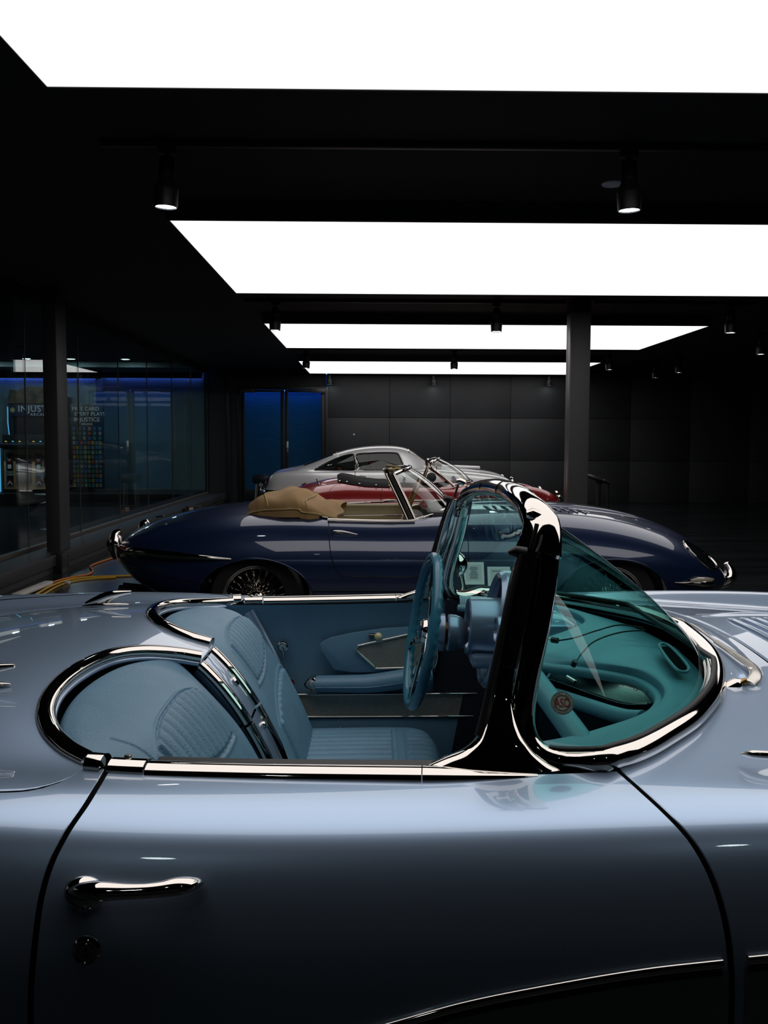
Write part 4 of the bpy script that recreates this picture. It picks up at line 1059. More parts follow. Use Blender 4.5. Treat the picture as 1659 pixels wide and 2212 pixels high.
handle = tube('door_handle', [Vector(p) for p in hp], .0115, CHROME, near_door, k=16, up0=(0, 0, 1), ry=.0095, scale=[(float(a), float(b)) for a, b, _ in hs2])
eb = [door_px(143, 1925, .004), door_px(185, 1930, .008), door_px(225, 1932, .004)]
tube('handle_base', [Vector(p) for p in bsp(eb, 16)], .020, CHROME, handle, k=16, ry=.022, scale=[(.35 + .65 * math.sin(math.pi * i / 15) ** .5,) * 2 for i in range(16)])
pb = door_px(180, 1950, .006)
lathe('push_button', [(.0001, .014), (.007, .013), (.010, .008), (.011, 0)], axisM(pb, (0, -1, .1)), CHROME, handle, 24)
lk = door_px(188, 2051, 0)
lathe('door_lock', [(.0001, .004), (.006, .004), (.0065, .0075), (.0095, .0075), (.0105, .004), (.0135, .004), (.0155, .0055), (.0178, .003), (.0180, 0)], axisM(lk, (0, -1, .06)), CHROME, near_door, 36)
boxo('keyhole', lk + Vector((0, -.0045, 0)), (.0016, .002, .008), RUBBER, near_door)
# chrome crease moulding and recessed two-tone cove on the lower door / fender
mq_ = [(q.x, q.z) for q in (BP.p(*p) for p in ((870, 2206), (1000, 2170), (1200, 2130), (1400, 2097), (1560, 2079), (1655, 2068)))]
mz = tab([(-.47, mq_[0][1] - .15), (-.20, mq_[0][1] - .07)] + mq_ + [(.9, mq_[-1][1] + .01), (1.2, mq_[-1][1])])
def mould(xa, xb, n, par):
    xs = np.linspace(xa, xb, n); tube('side_moulding', [near_on(x, float(mz(x)), .002) for x in xs], .0062, CHROME, par, k=12)
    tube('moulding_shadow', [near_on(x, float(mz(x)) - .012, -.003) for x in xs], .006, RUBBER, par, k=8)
mould(-.40, mq_[4][0], 60, near_door); mould(mq_[4][0] + .032, 1.2, 30, car)
def cove_skin(xa, xb, n, par):
    v, f = grid(n, 12, lambda i, j: near_on(lerp(xa, xb, i / (n - 1)), lerp(float(mz(lerp(xa, xb, i / (n - 1)))) - .01, .33, j / 11), .0012))
    o = mk('side_cove', v, f, COVEP, par)
cove_skin(-.40, mq_[4][0] + .008, 50, near_door); cove_skin(mq_[4][0] + .028, 1.2, 30, car)
# fender-top spear
sp_ = [onz(1600, 1629, .960), onz(1625, 1629, .966), onz(1659, 1631, .968), onz(1720, 1634, .968)]
tube('fender_spear', [Vector(p) for p in bsp(sp_, 20)], .006, CHROME, car, k=10, scale=[.25 + .75 * min(1, i / 5) for i in range(20)])
# deck lid ornaments
for sd in (-1, 1):
    pts = []
    bz = lambda x, h: BZ(x, h)
    h = .42
    base = [Vector((x, sd * h, bz(x, h) + .005)) for x in np.linspace(-.775, -.650, 14)]
    o = tube('lid_ornament', base, .010, CHROME, car, k=12, up0=(0, 0, 1), ry=.006, scale=[.15 + .95 * math.sin(math.pi * (i + .4) / 14) ** .8 for i in range(14)])
    z0 = bz(-.72, h)
    fin = [Vector((-.765, sd * h, z0 + .008)), Vector((-.735, sd * h, z0 + .018)), Vector((-.705, sd * h, z0 + .030)), Vector((-.675, sd * h, z0 + .036)), Vector((-.642, sd * h, z0 + .040))]
    tube('fin', [Vector(p) for p in bsp(fin, 20)], .008, CHROME, o, k=12, up0=(0, 0, 1), ry=.011, scale=[(.4 + .5 * math.sin(math.pi * (i + .5) / 20), .35 + 1.0 * math.sin(math.pi * (i + .5) / 20) * (1 - i / 30)) for i in range(20)])
    tube('fin_stay', [Vector((-.715, sd * h, z0 + .006)), Vector((-.700, sd * h, z0 + .020)), Vector((-.672, sd * h, z0 + .033))], .0035, CHROME, o, k=8)
# wiper
pv = [L(1573, 1492, 1.735), L(1593, 1478, 1.735), L(1602, 1474, 1.735)]
tube('wiper_spindle', pv, .014, CHROME, car, k=18, scale=[1.25, .95, .55])
tube('wiper_nut', [L(1600, 1476, 1.735), L(1612, 1470, 1.735)], .006, mat('brass', (.35, .2, .06), 1, .35, var=(20, .2)), car, k=10)
arm_ = [L(1620, 1476, 1.735), L(1632, 1460, 1.75), L(1626, 1441, 1.79), L(1590, 1415, 1.87), L(1547, 1386, 1.98)]
tube('wiper_arm', [Vector(p) for p in bsp(arm_, 26)], .0105, DCHROME, car, k=10, up0=(0, -.35, 1), ry=.0045, scale=[(1.25 - .65 * (i / 25) if i > 6 else 1.1, 1) for i in range(26)])
lathe('wiper_pivot', [(.0001, .004), (.004, .003), (.005, 0)], axisM(L(1622, 1446, 1.775), (0, -.5, 1)), DCHROME, car, 14)
tube('wiper_rod', [L(1547, 1386, 1.98), L(1505, 1355, 2.12), L(1494, 1349, 2.16), L(1478, 1350, 2.19), L(1468, 1352, 2.20)], .0030, DCHROME, car, k=8)
bl = [L(1430, 1332, 2.34), L(1452, 1345, 2.26), L(1475, 1366, 2.16), L(1498, 1389, 2.08)]
blc = [Vector(p) for p in bsp(bl, 16)]
wb_ = tube('wiper_blade', blc, .0045, RUBBER, car, k=8)
tube('blade_spring', [p + Vector((.004, -.003, .009)) for p in blc[1:-1]], .0026, DCHROME, wb_, k=8)
tube('blade_bridge', [blc[3] + Vector((.004, -.004, .008)), blc[8] + Vector((.008, -.008, .020)), blc[13] + Vector((.004, -.004, .008))], .0030, DCHROME, wb_, k=8)
# far door mirror
mp = L(990, 1219, 2.93)
mq = BZ(.30, .80)
tube('mirror_stem', [Vector((mp.x + .012, .80, mq)), Vector((mp.x + .016, .805, mq + .03)), Vector((mp.x + .006, mp.y, mp.z - .012))], .0085, CHROME, car, k=12, scale=[1.4, .8, .9])
lathe('door_mirror', [(.0001, .028), (.014, .026), (.028, .018), (.038, .004), (.040, -.004), (.036, -.006), (.0001, -.006)], axisM(mp, (1, .1, 0)), CHROME, car, 28)
# wheels of the roadster (mostly below the frame)
def road_wheel(cx_, h, r, m_tyre, par, w=.17, rim=.2):
    e = empty('wheel', (cx_, h, r), parent=par)
    M_ = Matrix.Rotation(math.pi / 2, 4, 'X')
    lathe('tyre', [(rim, -w / 2 * .8), (rim + .03, -w / 2), (r - .03, -w / 2), (r - .004, -w / 2 * .75), (r, 0), (r - .004, w / 2 * .75), (r - .03, w / 2), (rim + .03, w / 2), (rim, w / 2 * .8)], M_, m_tyre, e, 40)
    lathe('hubcap', [(.0001, .075), (.05, .07), (.06, .05), (.14, .055), (.18, .03), (rim + .004, .06)], M_ if h < 0 else M_ @ Matrix.Rotation(math.pi, 4, 'X'), CHROME, e, 36)
    return e
TYRE = mat('tyre_black', (.006, .006, .006), 0, .6, bump=('noise', 80, .2, .002))
for x in (-1.36, 1.36):
    for h in (-.76, .76): road_wheel(x, h, .335, TYRE, car)
boxo('underbody', (0, 0, .24), (4.2, 1.5, .08), RUBBER, car, .02)
# ================================================================ helpers for the cars behind
def shell(name, S, m, parent, nx=160, nv=90, hole=None, vmax=1.0, x0=None, x1=None, kind=None, disp=None):
    """whole body skin, both sides; hole(P)->bool array of points (|y|) to leave out"""
    xa = S.xt[0] if x0 is None else x0; xb = S.xt[-1] if x1 is None else x1
    q = np.linspace(0, 1, nx); x = lerp(xa, xb, 0.5 - 0.5 * np.cos(math.pi * q)) * .35 + lerp(xa, xb, q) * .65
    vv_ = np.linspace(-vmax, vmax, 2 * nv - 1)
    X, V = np.meshgrid(x, vv_, indexing='ij'); sg = np.sign(V.ravel()); sg[sg == 0] = 1
    P = S.P(X.ravel(), np.abs(V).ravel()); Nn = S.N(X.ravel(), np.abs(V).ravel()); Nn[np.abs(V.ravel()) < 1e-6, 1] = 0
    if disp is not None:
        e = 2e-3; d0 = disp(P[:, 0], P[:, 1]); gx = (disp(P[:, 0] + e, P[:, 1]) - d0) / e; gy = (disp(P[:, 0], P[:, 1] + e) - d0) / e
        P[:, 2] += d0; Nn = Nn - np.stack([gx, gy, 0 * gx], 1)
    P[:, 1] *= sg; Nn[:, 1] *= sg; Nn /= np.linalg.norm(Nn, axis=1, keepdims=True)
    n2 = 2 * nv - 1; keep = np.ones((nx - 1, n2 - 1), bool)
    I, J = np.meshgrid(np.arange(nx - 1), np.arange(n2 - 1), indexing='ij')
    F = np.stack([I * n2 + J, (I + 1) * n2 + J, (I + 1) * n2 + J + 1, I * n2 + J + 1], -1).reshape(-1, 4)
    Cc = P[F].mean(axis=1)
    if hole is not None: F = F[~hole(Cc)]
    g = np.cross(P[F[:, 2]] - P[F[:, 0]], P[F[:, 3]] - P[F[:, 1]]); fl = np.sum(g * Nn[F].sum(axis=1), axis=1) < 0
    F[fl] = F[fl][:, ::-1]
    return mk(name, P, F, m, parent, True, normals=Nn, kind=kind)
def poly_in(px, py, poly):
    c = np.zeros(len(px), bool); n = len(poly)
    for i in range(n):
        (x0, y0), (x1, y1) = poly[i], poly[(i + 1) % n]
        t = ((y0 > py) != (y1 > py)) & (px < (x1 - x0) * (py - y0) / (y1 - y0 + 1e-12) + x0); c ^= t
    return c
def wire_wheel(par, x, y, r, rim, name='wire_wheel', side=-1, spokes=True, w=.15):
    e = empty(name, (x, y, r), parent=par); M_ = Matrix.Rotation(math.pi / 2, 4, 'X') if side < 0 else Matrix.Rotation(-math.pi / 2, 4, 'X')
    lathe('tyre', [(rim - .006, -w / 2), (rim + .02, -w / 2), (r - .03, -w / 2 - .008), (r - .006, -w / 2 + .02), (r, 0), (r - .006, w / 2 - .02), (r - .03, w / 2 + .008), (rim + .02, w / 2), (rim - .006, w / 2)], M_, TYRE, e, 48)
    lathe('rim', [(rim - .03, -.04), (rim - .022, .02), (rim - .018, w / 2 - .02), (rim - .012, w / 2 - .004), (rim + .006, w / 2 + .002), (rim + .010, w / 2 - .002), (rim + .008, w / 2 - .012)], M_, CHROME, e, 48)
    if spokes:
        mb = MB(); n = 24
        for k in range(n):
            for (ri, hi, ro, ho, tw) in ((.045, .055, rim - .020, .045, .42), (.045, .055, rim - .020, .045, -.42), (.055, -.01, rim - .024, .035, .30), (.055, -.01, rim - .024, .035, -.30)):
                a = 2 * math.pi * (k + (.5 if hi < 0 else 0)) / n; b = a + tw
                v, f = sweep([M_ @ Vector((ri * math.cos(a), ri * math.sin(a), hi)), M_ @ Vector((ro * math.cos(b), ro * math.sin(b), ho))], circ(.0022, 4), caps=False); mb.add(v, f)
        mb.build('wire_spokes', CHROME, e, kind='stuff')
        lathe('hub', [(.0001, .088), (.020, .088), (.026, .080), (.034, .076), (.036, .068), (.048, .060), (.050, .04), (.058, -.01), (.06, -.03)], M_, CHROME, e, 32)
        for a in (.4, .4 + math.pi):
            d = Vector((math.cos(a), math.sin(a), 0)); s_ = Vector((-d.y, d.x, 0))
            plate('knock_off_ear', [M_ @ (d * .02 - s_ * .012 + Vector((0, 0, .078))), M_ @ (d * .06 - s_ * .004 + Vector((0, 0, .09))), M_ @ (d * .06 + s_ * .008 + Vector((0, 0, .09))), M_ @ (d * .02 + s_ * .012 + Vector((0, 0, .078)))], .006, M_ @ Vector((0, 0, 1)), CHROME, e, .001)
    lathe('brake_drum', [(.0001, -.02), (.13, -.02), (.135, -.03)], M_, RUBBER, e, 24)
    return e
def groove(name, S, xv, par, r=.004, m=RUBBER, off=-.001, n=40, both=True):
    q = bsp([(a, b, 0) for a, b in xv], n)
    for sd in ((-1, 1) if both else (-1,)): tube(name, strip_path(S, q[:, 0], q[:, 1], sd, off), r, m, par, k=6)
CLEARG = thin_glass('clear_windscreen', (0.88, 0.92, 0.90), 1.45)

# ================================================================ DARK BLUE CONVERTIBLE
NAVY = mat('dark_blue_paint', (0.011, 0.027, 0.090), 0.35, 0.35, coat=1.0, coat_ior=1.7, coat_rough=0.015, var=(2.0, 0.03))
TANC = mat('tan_canvas', (0.34, 0.205, 0.085), 0.0, 0.85, bump=('noise', 120, 0.15, 0.004), var=(5, 0.12))
BEIGE = mat('beige_leather', (0.50, 0.42, 0.26), 0.0, 0.45, bump=('voronoi', 200, 0.1, 0.001), var=(6, 0.06))
YE = 7.22
eb_ = empty('dark_blue_convertible', (0, YE, 0), 'long dark blue convertible with wire wheels and a folded tan top', 'car')
def es(zc, zf, hf, hw, zw, zb=.18, drop=.02):
    return [(0, zc), (hf * .25, zc), (hf * .5, zc - drop * .3), (hf * .75, (zc + zf) / 2), (hf * .92, zf + .006), (hf, zf), (lerp(hf, hw, .45), lerp(zf, zw, .14)), (lerp(hf, hw, .82), lerp(zf, zw, .42)), (hw - .002, lerp(zf, zw, .78)), (hw, zw), (hw - .012, lerp(zw, zb, .3)), (hw - .05, lerp(zw, zb, .62)), (hw - .12, lerp(zw, zb, .9)), (hw - .2, zb)]
EST = [(-1.84, es(.70, .66, .28, .40, .62, .54)), (-1.78, es(.75, .715, .36, .54, .62, .48)), (-1.66, es(.80, .765, .44, .66, .60, .40)), (-1.46, es(.868, .825, .50, .75, .58, .32)), (-1.20, es(.925, .875, .56, .80, .57, .24)), (-.90, es(.952, .900, .60, .825, .56, .20)),
       (-.55, es(.955, .895, .63, .83, .56)), (-.25, es(.915, .875, .66, .828, .56)), (.05, es(.905, .865, .66, .825, .56)), (.32, es(.925, .875, .65, .825, .56)), (.60, es(.955, .905, .61, .825, .56)), (1.0, es(.960, .920, .58, .828, .57)), (1.40, es(.942, .912, .57, .83, .57, .22)),
       (1.75, es(.905, .868, .565, .825, .56, .25)), (2.05, es(.845, .790, .55, .79, .53, .28)), (2.28, es(.76, .690, .50, .72, .49, .30)), (2.46, es(.64, .575, .42, .60, .45, .31)), (2.57, es(.53, .50, .30, .44, .42, .33)), (2.60, es(.46, .45, .2, .3, .41, .36))]
E_ = Surf(EST); EP = Px(E_, YE)
WXR, WXF, WR = -.79, 1.655, .335
cock_e = [(-.58, .40), (-.52, .56), (-.38, .625), (-.1, .655), (.15, .655), (.33, .635), (.44, .58), (.52, .45), (.58, .25), (.60, 0), (.60, -1), (-.62, -1), (-.60, .2)]
def hole_e(C):
    h = np.abs(C[:, 1]); a = poly_in(C[:, 0], h, cock_e) & (C[:, 2] > .75)
    for wx in (WXR, WXF): a |= ((((C[:, 0] - wx) / .40) ** 2 + ((C[:, 2] - WR) / .285) ** 2) < 1) & (h > .5)
    return a
def scoop(x, y):
    a = np.abs(y); s = 1 / (1 + np.exp(-(x - .75) / .08)) / (1 + np.exp((x - 2.05) / .08))
    return .020 * s / (1 + np.exp((a - .20) / .018))
shell('body', E_, NAVY, eb_, 200, 100, hole_e, disp=scoop)
for wx in (WXR, WXF):
    arc = [(wx + .403 * math.cos(a), .288 * math.sin(a) + WR) for a in np.linspace(-.35, math.pi + .35, 40)]
    for sd in (-1, 1):
        pts = []
        for (x, z) in arc:
            v = E_.v_of_z(np.array([x]), max(z, .2)); p = E_.P(x, v)[0]; pts.append(Vector((x, sd * (p[1] - .004), z)))
        tube('arch_lip', pts, .008, NAVY, eb_, k=8)
        lathe('wheel_well', [(.385, .02), (.385, .30)], Matrix.Translation((wx, sd * .70, WR)) @ Matrix.Rotation(math.pi / 2 * sd, 4, 'X'), RUBBER, eb_, 32)
    boxo('axle_cover', (wx, 0, .42), (.7, .9, .5), RUBBER, eb_)
for wx in (WXR, WXF):
    for sd in (-1, 1): wire_wheel(eb_, wx, sd * .655, WR, .22, side=sd, spokes=(sd < 0))
# door: rear edge, front edge
dxr, dxf = -.292, .50
vt = float(E_.v_of_h(np.array([-.29]), .662)[0]); vb = .80
groove('door_gap', E_, [(dxr, vt), (dxr + .004, .5), (dxr + .02, .62), (dxr + .05, .72), (dxr + .075, .755), (dxr + .11, .77), (.45, .772), (dxf, .74), (dxf + .02, .6), (dxf + .0, .45)], eb_)
tube('bonnet_gap', [Vector((p[0], p[1], p[2])) for p in (lambda q: np.stack([q[:, 0], -q[:, 1], q[:, 2]], 1))(E_.P(np.full(40, .66), np.linspace(.28, .78, 40)) + .0)], .003, RUBBER, eb_, k=5)
# belt chrome, handle
xx = np.linspace(-.30, .30, 20)
for sd in (-1, 1):
    vv_ = E_.v_of_h(xx, .668 + 0 * xx)
    tube('belt_moulding', strip_path(E_, xx, vv_, sd, .004), .020, CHROME, eb_, k=10, up0=(0, 0, 1), ry=.014)
    xc = np.linspace(-.56, -.30, 14); hc = np.interp(xc, [-.56, -.45, -.30], [.50, .60, .645])
    tube('hood_rail', strip_path(E_, xc, E_.v_of_h(xc, hc), sd, .006), .008, CHROME, eb_, k=8)
h0, h1 = EP.p(722, 1152, .012), EP.p(772, 1156, .008)
hm = EP.p(745, 1153, .022)
tube('door_handle', [Vector(p) for p in bsp([h0, EP.p(730, 1152, .02), hm, h1], 14)], .009, CHROME, eb_, k=10, scale=[1.5 - 1.1 * i / 13 for i in range(14)])
# windscreen
hdE = [Vector((.155, -.57, 1.185)), Vector((.215, -.45, 1.205)), Vector((.27, -.25, 1.218)), Vector((.295, 0, 1.222))]
bsE = [Vector((.305, -.625, .872)), Vector((.44, -.56, .905)), Vector((.55, -.36, .940)), Vector((.615, 0, .955))]
tE = bsp(hdE + mir(hdE[:-1])[::-1], 41); bE = bsp(bsE + mir(bsE[:-1])[::-1], 41)
tube('windscreen_header', [Vector(p) for p in tE], .014, CHROME, eb_, k=10)
tube('windscreen_base', [Vector(p) for p in bE], .012, CHROME, eb_, k=10)
mk('windscreen', *grid(41, 12, lambda i, j: Vector(bE[i]).lerp(Vector(tE[i]), j / 11) + Vector((.018, 0, .012)) * math.sin(math.pi * j / 11)), CLEARG, eb_)
for sd in (-1, 1):
    for (dx, r, m_) in ((0, .014, CHROME), (-.030, .011, RUBBER), (-.052, .010, CHROME)):
        tube('screen_pillar', [Vector((.305 + dx, sd * .628, .868)), Vector((.235 + dx, sd * .602, 1.02)), Vector((.153 + dx, sd * .572, 1.19))], r, m_, eb_, k=10)
for y in (-.5, -.3, .3, .5): boxo('top_catch', (float(np.interp(abs(y), [0, .57], [.295, .155])) - .03, y, 1.215), (.05, .05, .02), mat('brass_fitting', (.30, .22, .10), 1, .35, var=(9, .15)), eb_, .004)
lathe('mirror', [(.0001, .02), (.03, .018), (.045, .004), (.045, 0), (.0001, -.002)], axisM((.24, 0, 1.13), (1, 0, 0)), CHROME, eb_, 20)
# cabin: far door card, seats, dash, wheel
mk('far_door_card', *grid(14, 8, lambda i, j: Vector((lerp(-.33, .42, i / 13), .645, lerp(.42, .885, j / 7)))), BEIGE, eb_)
boxo('card_top_rail', (.04, .642, .888), (.74, .03, .02), mat('cream_trim', (.62, .55, .40), 0, .4, var=(6, .05)), eb_, .004)
tube('card_strip', [(-.26, .632, .80), (.40, .632, .81)], .006, CHROME, eb_, k=6)
mk('cabin_floor', [(-.55, -.62, .45), (.6, -.62, .45), (.6, .62, .45), (-.55, .62, .45)], [(0, 1, 2, 3)], RUBBER, eb_, smooth=False)
mk('cabin_rear', [(-.5, -.6, .45), (-.5, .6, .45), (-.6, .5, .93), (-.6, -.5, .93)], [(0, 1, 2, 3)], BEIGE, eb_, smooth=False)
for sd in (-1, 1):
    bk = [(-.30, .50), (-.34, .62), (-.385, .76), (-.41, .88), (-.415, .925), (-.44, .94), (-.47, .92), (-.48, .80)]
    v, f = grid(13, 8, lambda i, j: Vector((bk[j][0] - .05 * abs(i / 6 - 1) ** 3, sd * .32 + .23 * (i / 6 - 1), bk[j][1] - .05 * abs(i / 6 - 1) ** 4))); mk('seat_back', v, f, BEIGE, eb_)
    boxo('seat_cushion', (-.1, sd * .32, .50), (.46, .44, .12), BEIGE, eb_, .04)
boxo('dash', (.47, 0, .86), (.16, 1.16, .14), RUBBER, eb_, .03)
sw_ = Matrix.Translation((.315, .33, .95)) @ Vector((-1, 0, .42)).normalized().to_track_quat('Z', 'Y').to_matrix().to_4x4()
WOOD = mat('wood_rim', (.28, .14, .045), 0, .3, coat=.6, var=(18, .3))
tube('wood_steering_wheel', [sw_ @ Vector((.185 * math.cos(a), .185 * math.sin(a), 0)) for a in np.linspace(0, 2 * math.pi, 40, endpoint=False)], .012, WOOD, eb_, k=8, closed=True)
for a in (0, 2.1, 4.2): tube('wheel_spoke', [sw_ @ Vector((.0, 0, -.02)), sw_ @ Vector((.18 * math.cos(a), .18 * math.sin(a), 0))], .006, CHROME, eb_, k=6)
q_ = Vector((.372, -.555, .975))
mk('screen_sticker', *lathe_vf([(.0001, 0), (.034, 0)], axisM(q_, (.5, -.75, .3)), 20), mat('sticker_pink', (.35, .20, .17), 0, .5, var=(60, .2)), eb_, smooth=False)
mk('sticker_print', *lathe_vf([(.012, .001), (.024, .001)], axisM(q_, (.5, -.75, .3)), 20), RED, eb_, smooth=False)
# folded tan top
topp = [(-.89, .885, .02), (-.87, .955, .05), (-.81, .995, .08), (-.70, 1.035, .10), (-.60, 1.068, .11), (-.52, 1.062, .11), (-.44, 1.01, .10), (-.36, .965, .08), (-.28, .945, .06), (-.22, .905, .04)]
random.seed(3)
def top_pt(i, j):
    n = 60; u_ = i / (n - 1); q = bsp([(a, b, c) for a, b, c in topp], n)[i]; s = j / 40 * 2 - 1
    hw = np.interp(q[0], [-.93, -.8, -.6, -.45, -.22], [.50, .60, .645, .655, .60])
    base = .868 + .02 * (q[0] < -.5)
    fold = .010 * math.sin(9 * u_ + 2.2 * s * math.cos(4 * u_)) + .009 * math.sin(17 * u_ + 5 * s) * abs(s) + .008 * math.sin(23 * u_ - 3 * s)
    z = base + (q[1] - base) * max(0, 1 - abs(s) ** 3.2) ** .62 + fold * (1 - s ** 8)
    return Vector((q[0] + .02 * math.sin(6 * s + 3 * u_), hw * math.sin(s * math.pi / 2) * (1 + .01 * math.sin(20 * u_)), z))
TQ = [[top_pt(i, j) for j in range(41)] for i in range(60)]
v, f = grid(60, 41, lambda i, j: TQ[i][j]); mk('folded_top', v, f, TANC, eb_)
for i in (17, 40): tube('top_seam', [TQ[i][j] + Vector((0, 0, .003)) for j in range(2, 39)], .006, mat('tan_piping', (.42, .31, .12), 0, .7, var=(9, .1)), eb_, k=6)
tube('top_hem', [TQ[i][1] + Vector((0, -.004, .004)) for i in range(0, 58)], .007, MATS['tan_piping'], eb_, k=6)
def sm(p, n=16): return [Vector(q) for q in bsp(p, n)]
def ssc(a, n=16): return [float(q[0]) for q in bsp([(x, 0, 0) for x in a], n)]
# bumpers, lamps, exhaust
def barpx(name, pts, r, m=CHROME, n=30, **k): return tube(name, [Vector(p) for p in bsp(pts, n)], r, m, eb_, k=12, **k)
rb = [EP.p(500, 1208, .006), EP.p(440, 1205, .02), EP.p(360, 1200, .035), EP.p(300, 1195, .05), Vector((-1.79, -.42, .60)), Vector((-1.82, -.25, .60)), Vector((-1.83, 0, .60))]
barpx('rear_bumper', rb, .028, up0=(0, 0, 1), ry=.03, scale=[.2 + .8 * min(1, i / 8) for i in range(30)])
o = barpx('rear_bumper', mir(rb), .028, up0=(0, 0, 1), ry=.03, scale=[.2 + .8 * min(1, i / 8) for i in range(30)])
for y in (-.42, .42):
    tube('overrider', sm([Vector((-1.815, y, .57)), Vector((-1.832, y, .66)), Vector((-1.82, y, .745)), Vector((-1.79, y, .77))]), .05, CHROME, eb_, k=16, ry=.055, scale=ssc([.55, 1.05, .95, .3]))
    sgn = math.copysign(1, y)
    tube('tail_lamp', [Vector((-1.78, sgn * .50, .655)), Vector((-1.74, sgn * .57, .655)), Vector((-1.66, sgn * .64, .65))], .03, mat('dark_red_lens', (.09, .006, .006), 0, .12, coat=1, var=(30, .2)), eb_, k=12, scale=[.6, 1, .6])
    tube('tail_lamp_bezel', [Vector((-1.78, sgn * .50, .622)), Vector((-1.73, sgn * .585, .620)), Vector((-1.62, sgn * .67, .62))], .008, CHROME, eb_, k=8)
tube('lid_badge', [Vector((-1.56, -.30, .86)), Vector((-1.50, -.34, .872))], .006, CHROME, eb_, k=6)
for y in (-.10, .02):
    tube('exhaust', [Vector((-1.2, y, .30)), Vector((-1.55, y - .02, .285)), Vector((-1.70, y - .12, .30)), Vector((-1.86, y - .12, .315))], .036, RUBBER, eb_, k=12)
hl = [EP.p(1478, 1170, .004), EP.p(1500, 1182, .004), EP.p(1530, 1203, .004), EP.p(1547, 1222, .004), EP.p(1540, 1231, .004), EP.p(1522, 1220, .004), EP.p(1500, 1200, .004), EP.p(1483, 1182, .004)]
hl = [Vector(p) for p in bsp(hl, 40, closed=True)]
for sd in (-1, 1):
    loop = [Vector((p.x, -sd * p.y if sd > 0 else p.y, p.z)) for p in hl]
    c_ = sum(loop, Vector()) / len(loop)
    tube('headlamp_rim', loop, .009, CHROME, eb_, k=8, closed=True)
    v = [c_ + Vector((.02, sd * .02, .012))] + loop; f = [(0, 1 + i, 1 + (i + 1) % len(loop)) for i in range(len(loop))]
    mk('headlamp_cover', v, f, mat('dark_lamp_glass', (.01, .012, .014), 0, .06, coat=1, var=(5, .1)), eb_)
    lp = c_ + Vector((.045, sd * .008, -.045))
    lathe('headlamp', [(.0001, .022), (.03, .018), (.05, .004), (.055, -.004)], axisM(lp, (1, sd * .5, .35)), CHROME, eb_, 24)
    il = [EP.p(1489, 1252, .012), EP.p(1503, 1252, .02), EP.p(1523, 1252, .02), EP.p(1537, 1251, .012)]
    il = [Vector((p.x, -sd * p.y if sd > 0 else p.y, p.z)) for p in il]
    tube('side_lamp', il, .024, mat('side_lamp_glass', (.55, .52, .42), .2, .15, coat=1, var=(90, .2)), eb_, k=12, scale=[.15, 1, 1, .4])
    fb = [EP.p(1455, 1270, .006), EP.p(1490, 1272, .02), EP.p(1530, 1270, .03), EP.p(1552, 1264, .03)]
    fb = fb + [Vector((2.62, -.22, .42)), Vector((2.66, -.18, .43))]
    fb = [Vector((p.x, -sd * p.y if sd > 0 else p.y, p.z)) for p in fb]
    barpx('front_bumper', fb, .018, scale=[.2 + .8 * min(1, i / 8) for i in range(30)])
    tube('front_overrider', sm([Vector((2.58, sd * .22, .35)), Vector((2.655, sd * .22, .40)), Vector((2.668, sd * .22, .46)), Vector((2.640, sd * .22, .525))]), .055, CHROME, eb_, k=16, ry=.055, scale=ssc([.5, 1, .9, .3]))
# bonnet louvres
for sd in (-1, 1):
    for k in range(12):
        x = .82 + .062 * k; pts = []
        for q in range(7):
            h = lerp(.30, .47, q / 6); p = E_.at(x + .03 * (q / 6), h, sd, .004); pts.append(p + Vector((0, 0, float(scoop(np.array([x]), np.array([h]))[0]))))
        tube('bonnet_louvre', pts, .011, NAVY, eb_, k=8, ry=.008, scale=[.4 + .6 * math.sin(math.pi * (q + .6) / 7.2) for q in range(7)])
for y in (-.2, .1): tube('wiper', [Vector((.62, y, .965)), Vector((.58, y + .12, 1.0)), Vector((.56, y + .26, 1.005))], .005, CHROME, eb_, k=6)
# ================================================================ RED ROADSTER
REDP = mat('dark_red_paint', (0.34, 0.012, 0.012), 0.2, 0.35, coat=1.0, coat_rough=0.015, coat_ior=1.7, var=(2, .03))
YP = 12.9
rc = empty('red_roadster', (0, YP, 0), 'low dark red roadster with raked chrome windscreen and black tonneau cover', 'car')
def ps(zc, zf, hf, hw, zw, zb=.22):
    return [(0, zc), (hf * .3, zc), (hf * .55, lerp(zc, zf, .25)), (hf * .8, lerp(zc, zf, .75)), (hf, zf), (lerp(hf, hw, .5), lerp(zf, zw, .18)), (lerp(hf, hw, .85), lerp(zf, zw, .48)), (hw, lerp(zf, zw, .85)), (hw, zw), (hw - .01, lerp(zw, zb, .4)), (hw - .05, lerp(zw, zb, .8)), (hw - .12, zb)]
PST = [(-1.50, ps(.42, .42, .2, .42, .42, .36)), (-1.44, ps(.56, .54, .34, .60, .46, .32)), (-1.28, ps(.68, .655, .44, .72, .50, .28)), (-1.0, ps(.80, .765, .52, .79, .52)), (-.70, ps(.885, .835, .56, .82, .52)), (-.40, ps(.935, .865, .58, .83, .52)), (-.15, ps(.92, .855, .60, .83, .52)), (.2, ps(.87, .835, .63, .83, .52)), (.6, ps(.86, .83, .64, .83, .52)),
       (.95, ps(.875, .83, .63, .83, .52)), (1.25, ps(.87, .825, .61, .83, .52)), (1.6, ps(.82, .86, .63, .83, .52)), (1.95, ps(.74, .865, .64, .825, .52)), (2.2, ps(.66, .835, .63, .81, .50)), (2.40, ps(.57, .745, .60, .76, .47, .28)), (2.52, ps(.49, .60, .52, .66, .44, .32)), (2.55, ps(.44, .47, .34, .48, .42, .36))]
P_ = Surf(PST); PP = Px(P_, YP)
cock_p = [(-.12, .0), (-.10, .35), (-.02, .52), (.2, .60), (.7, .62), (.92, .60), (1.02, .45), (1.08, 0), (1.08, -1), (-.12, -1)]
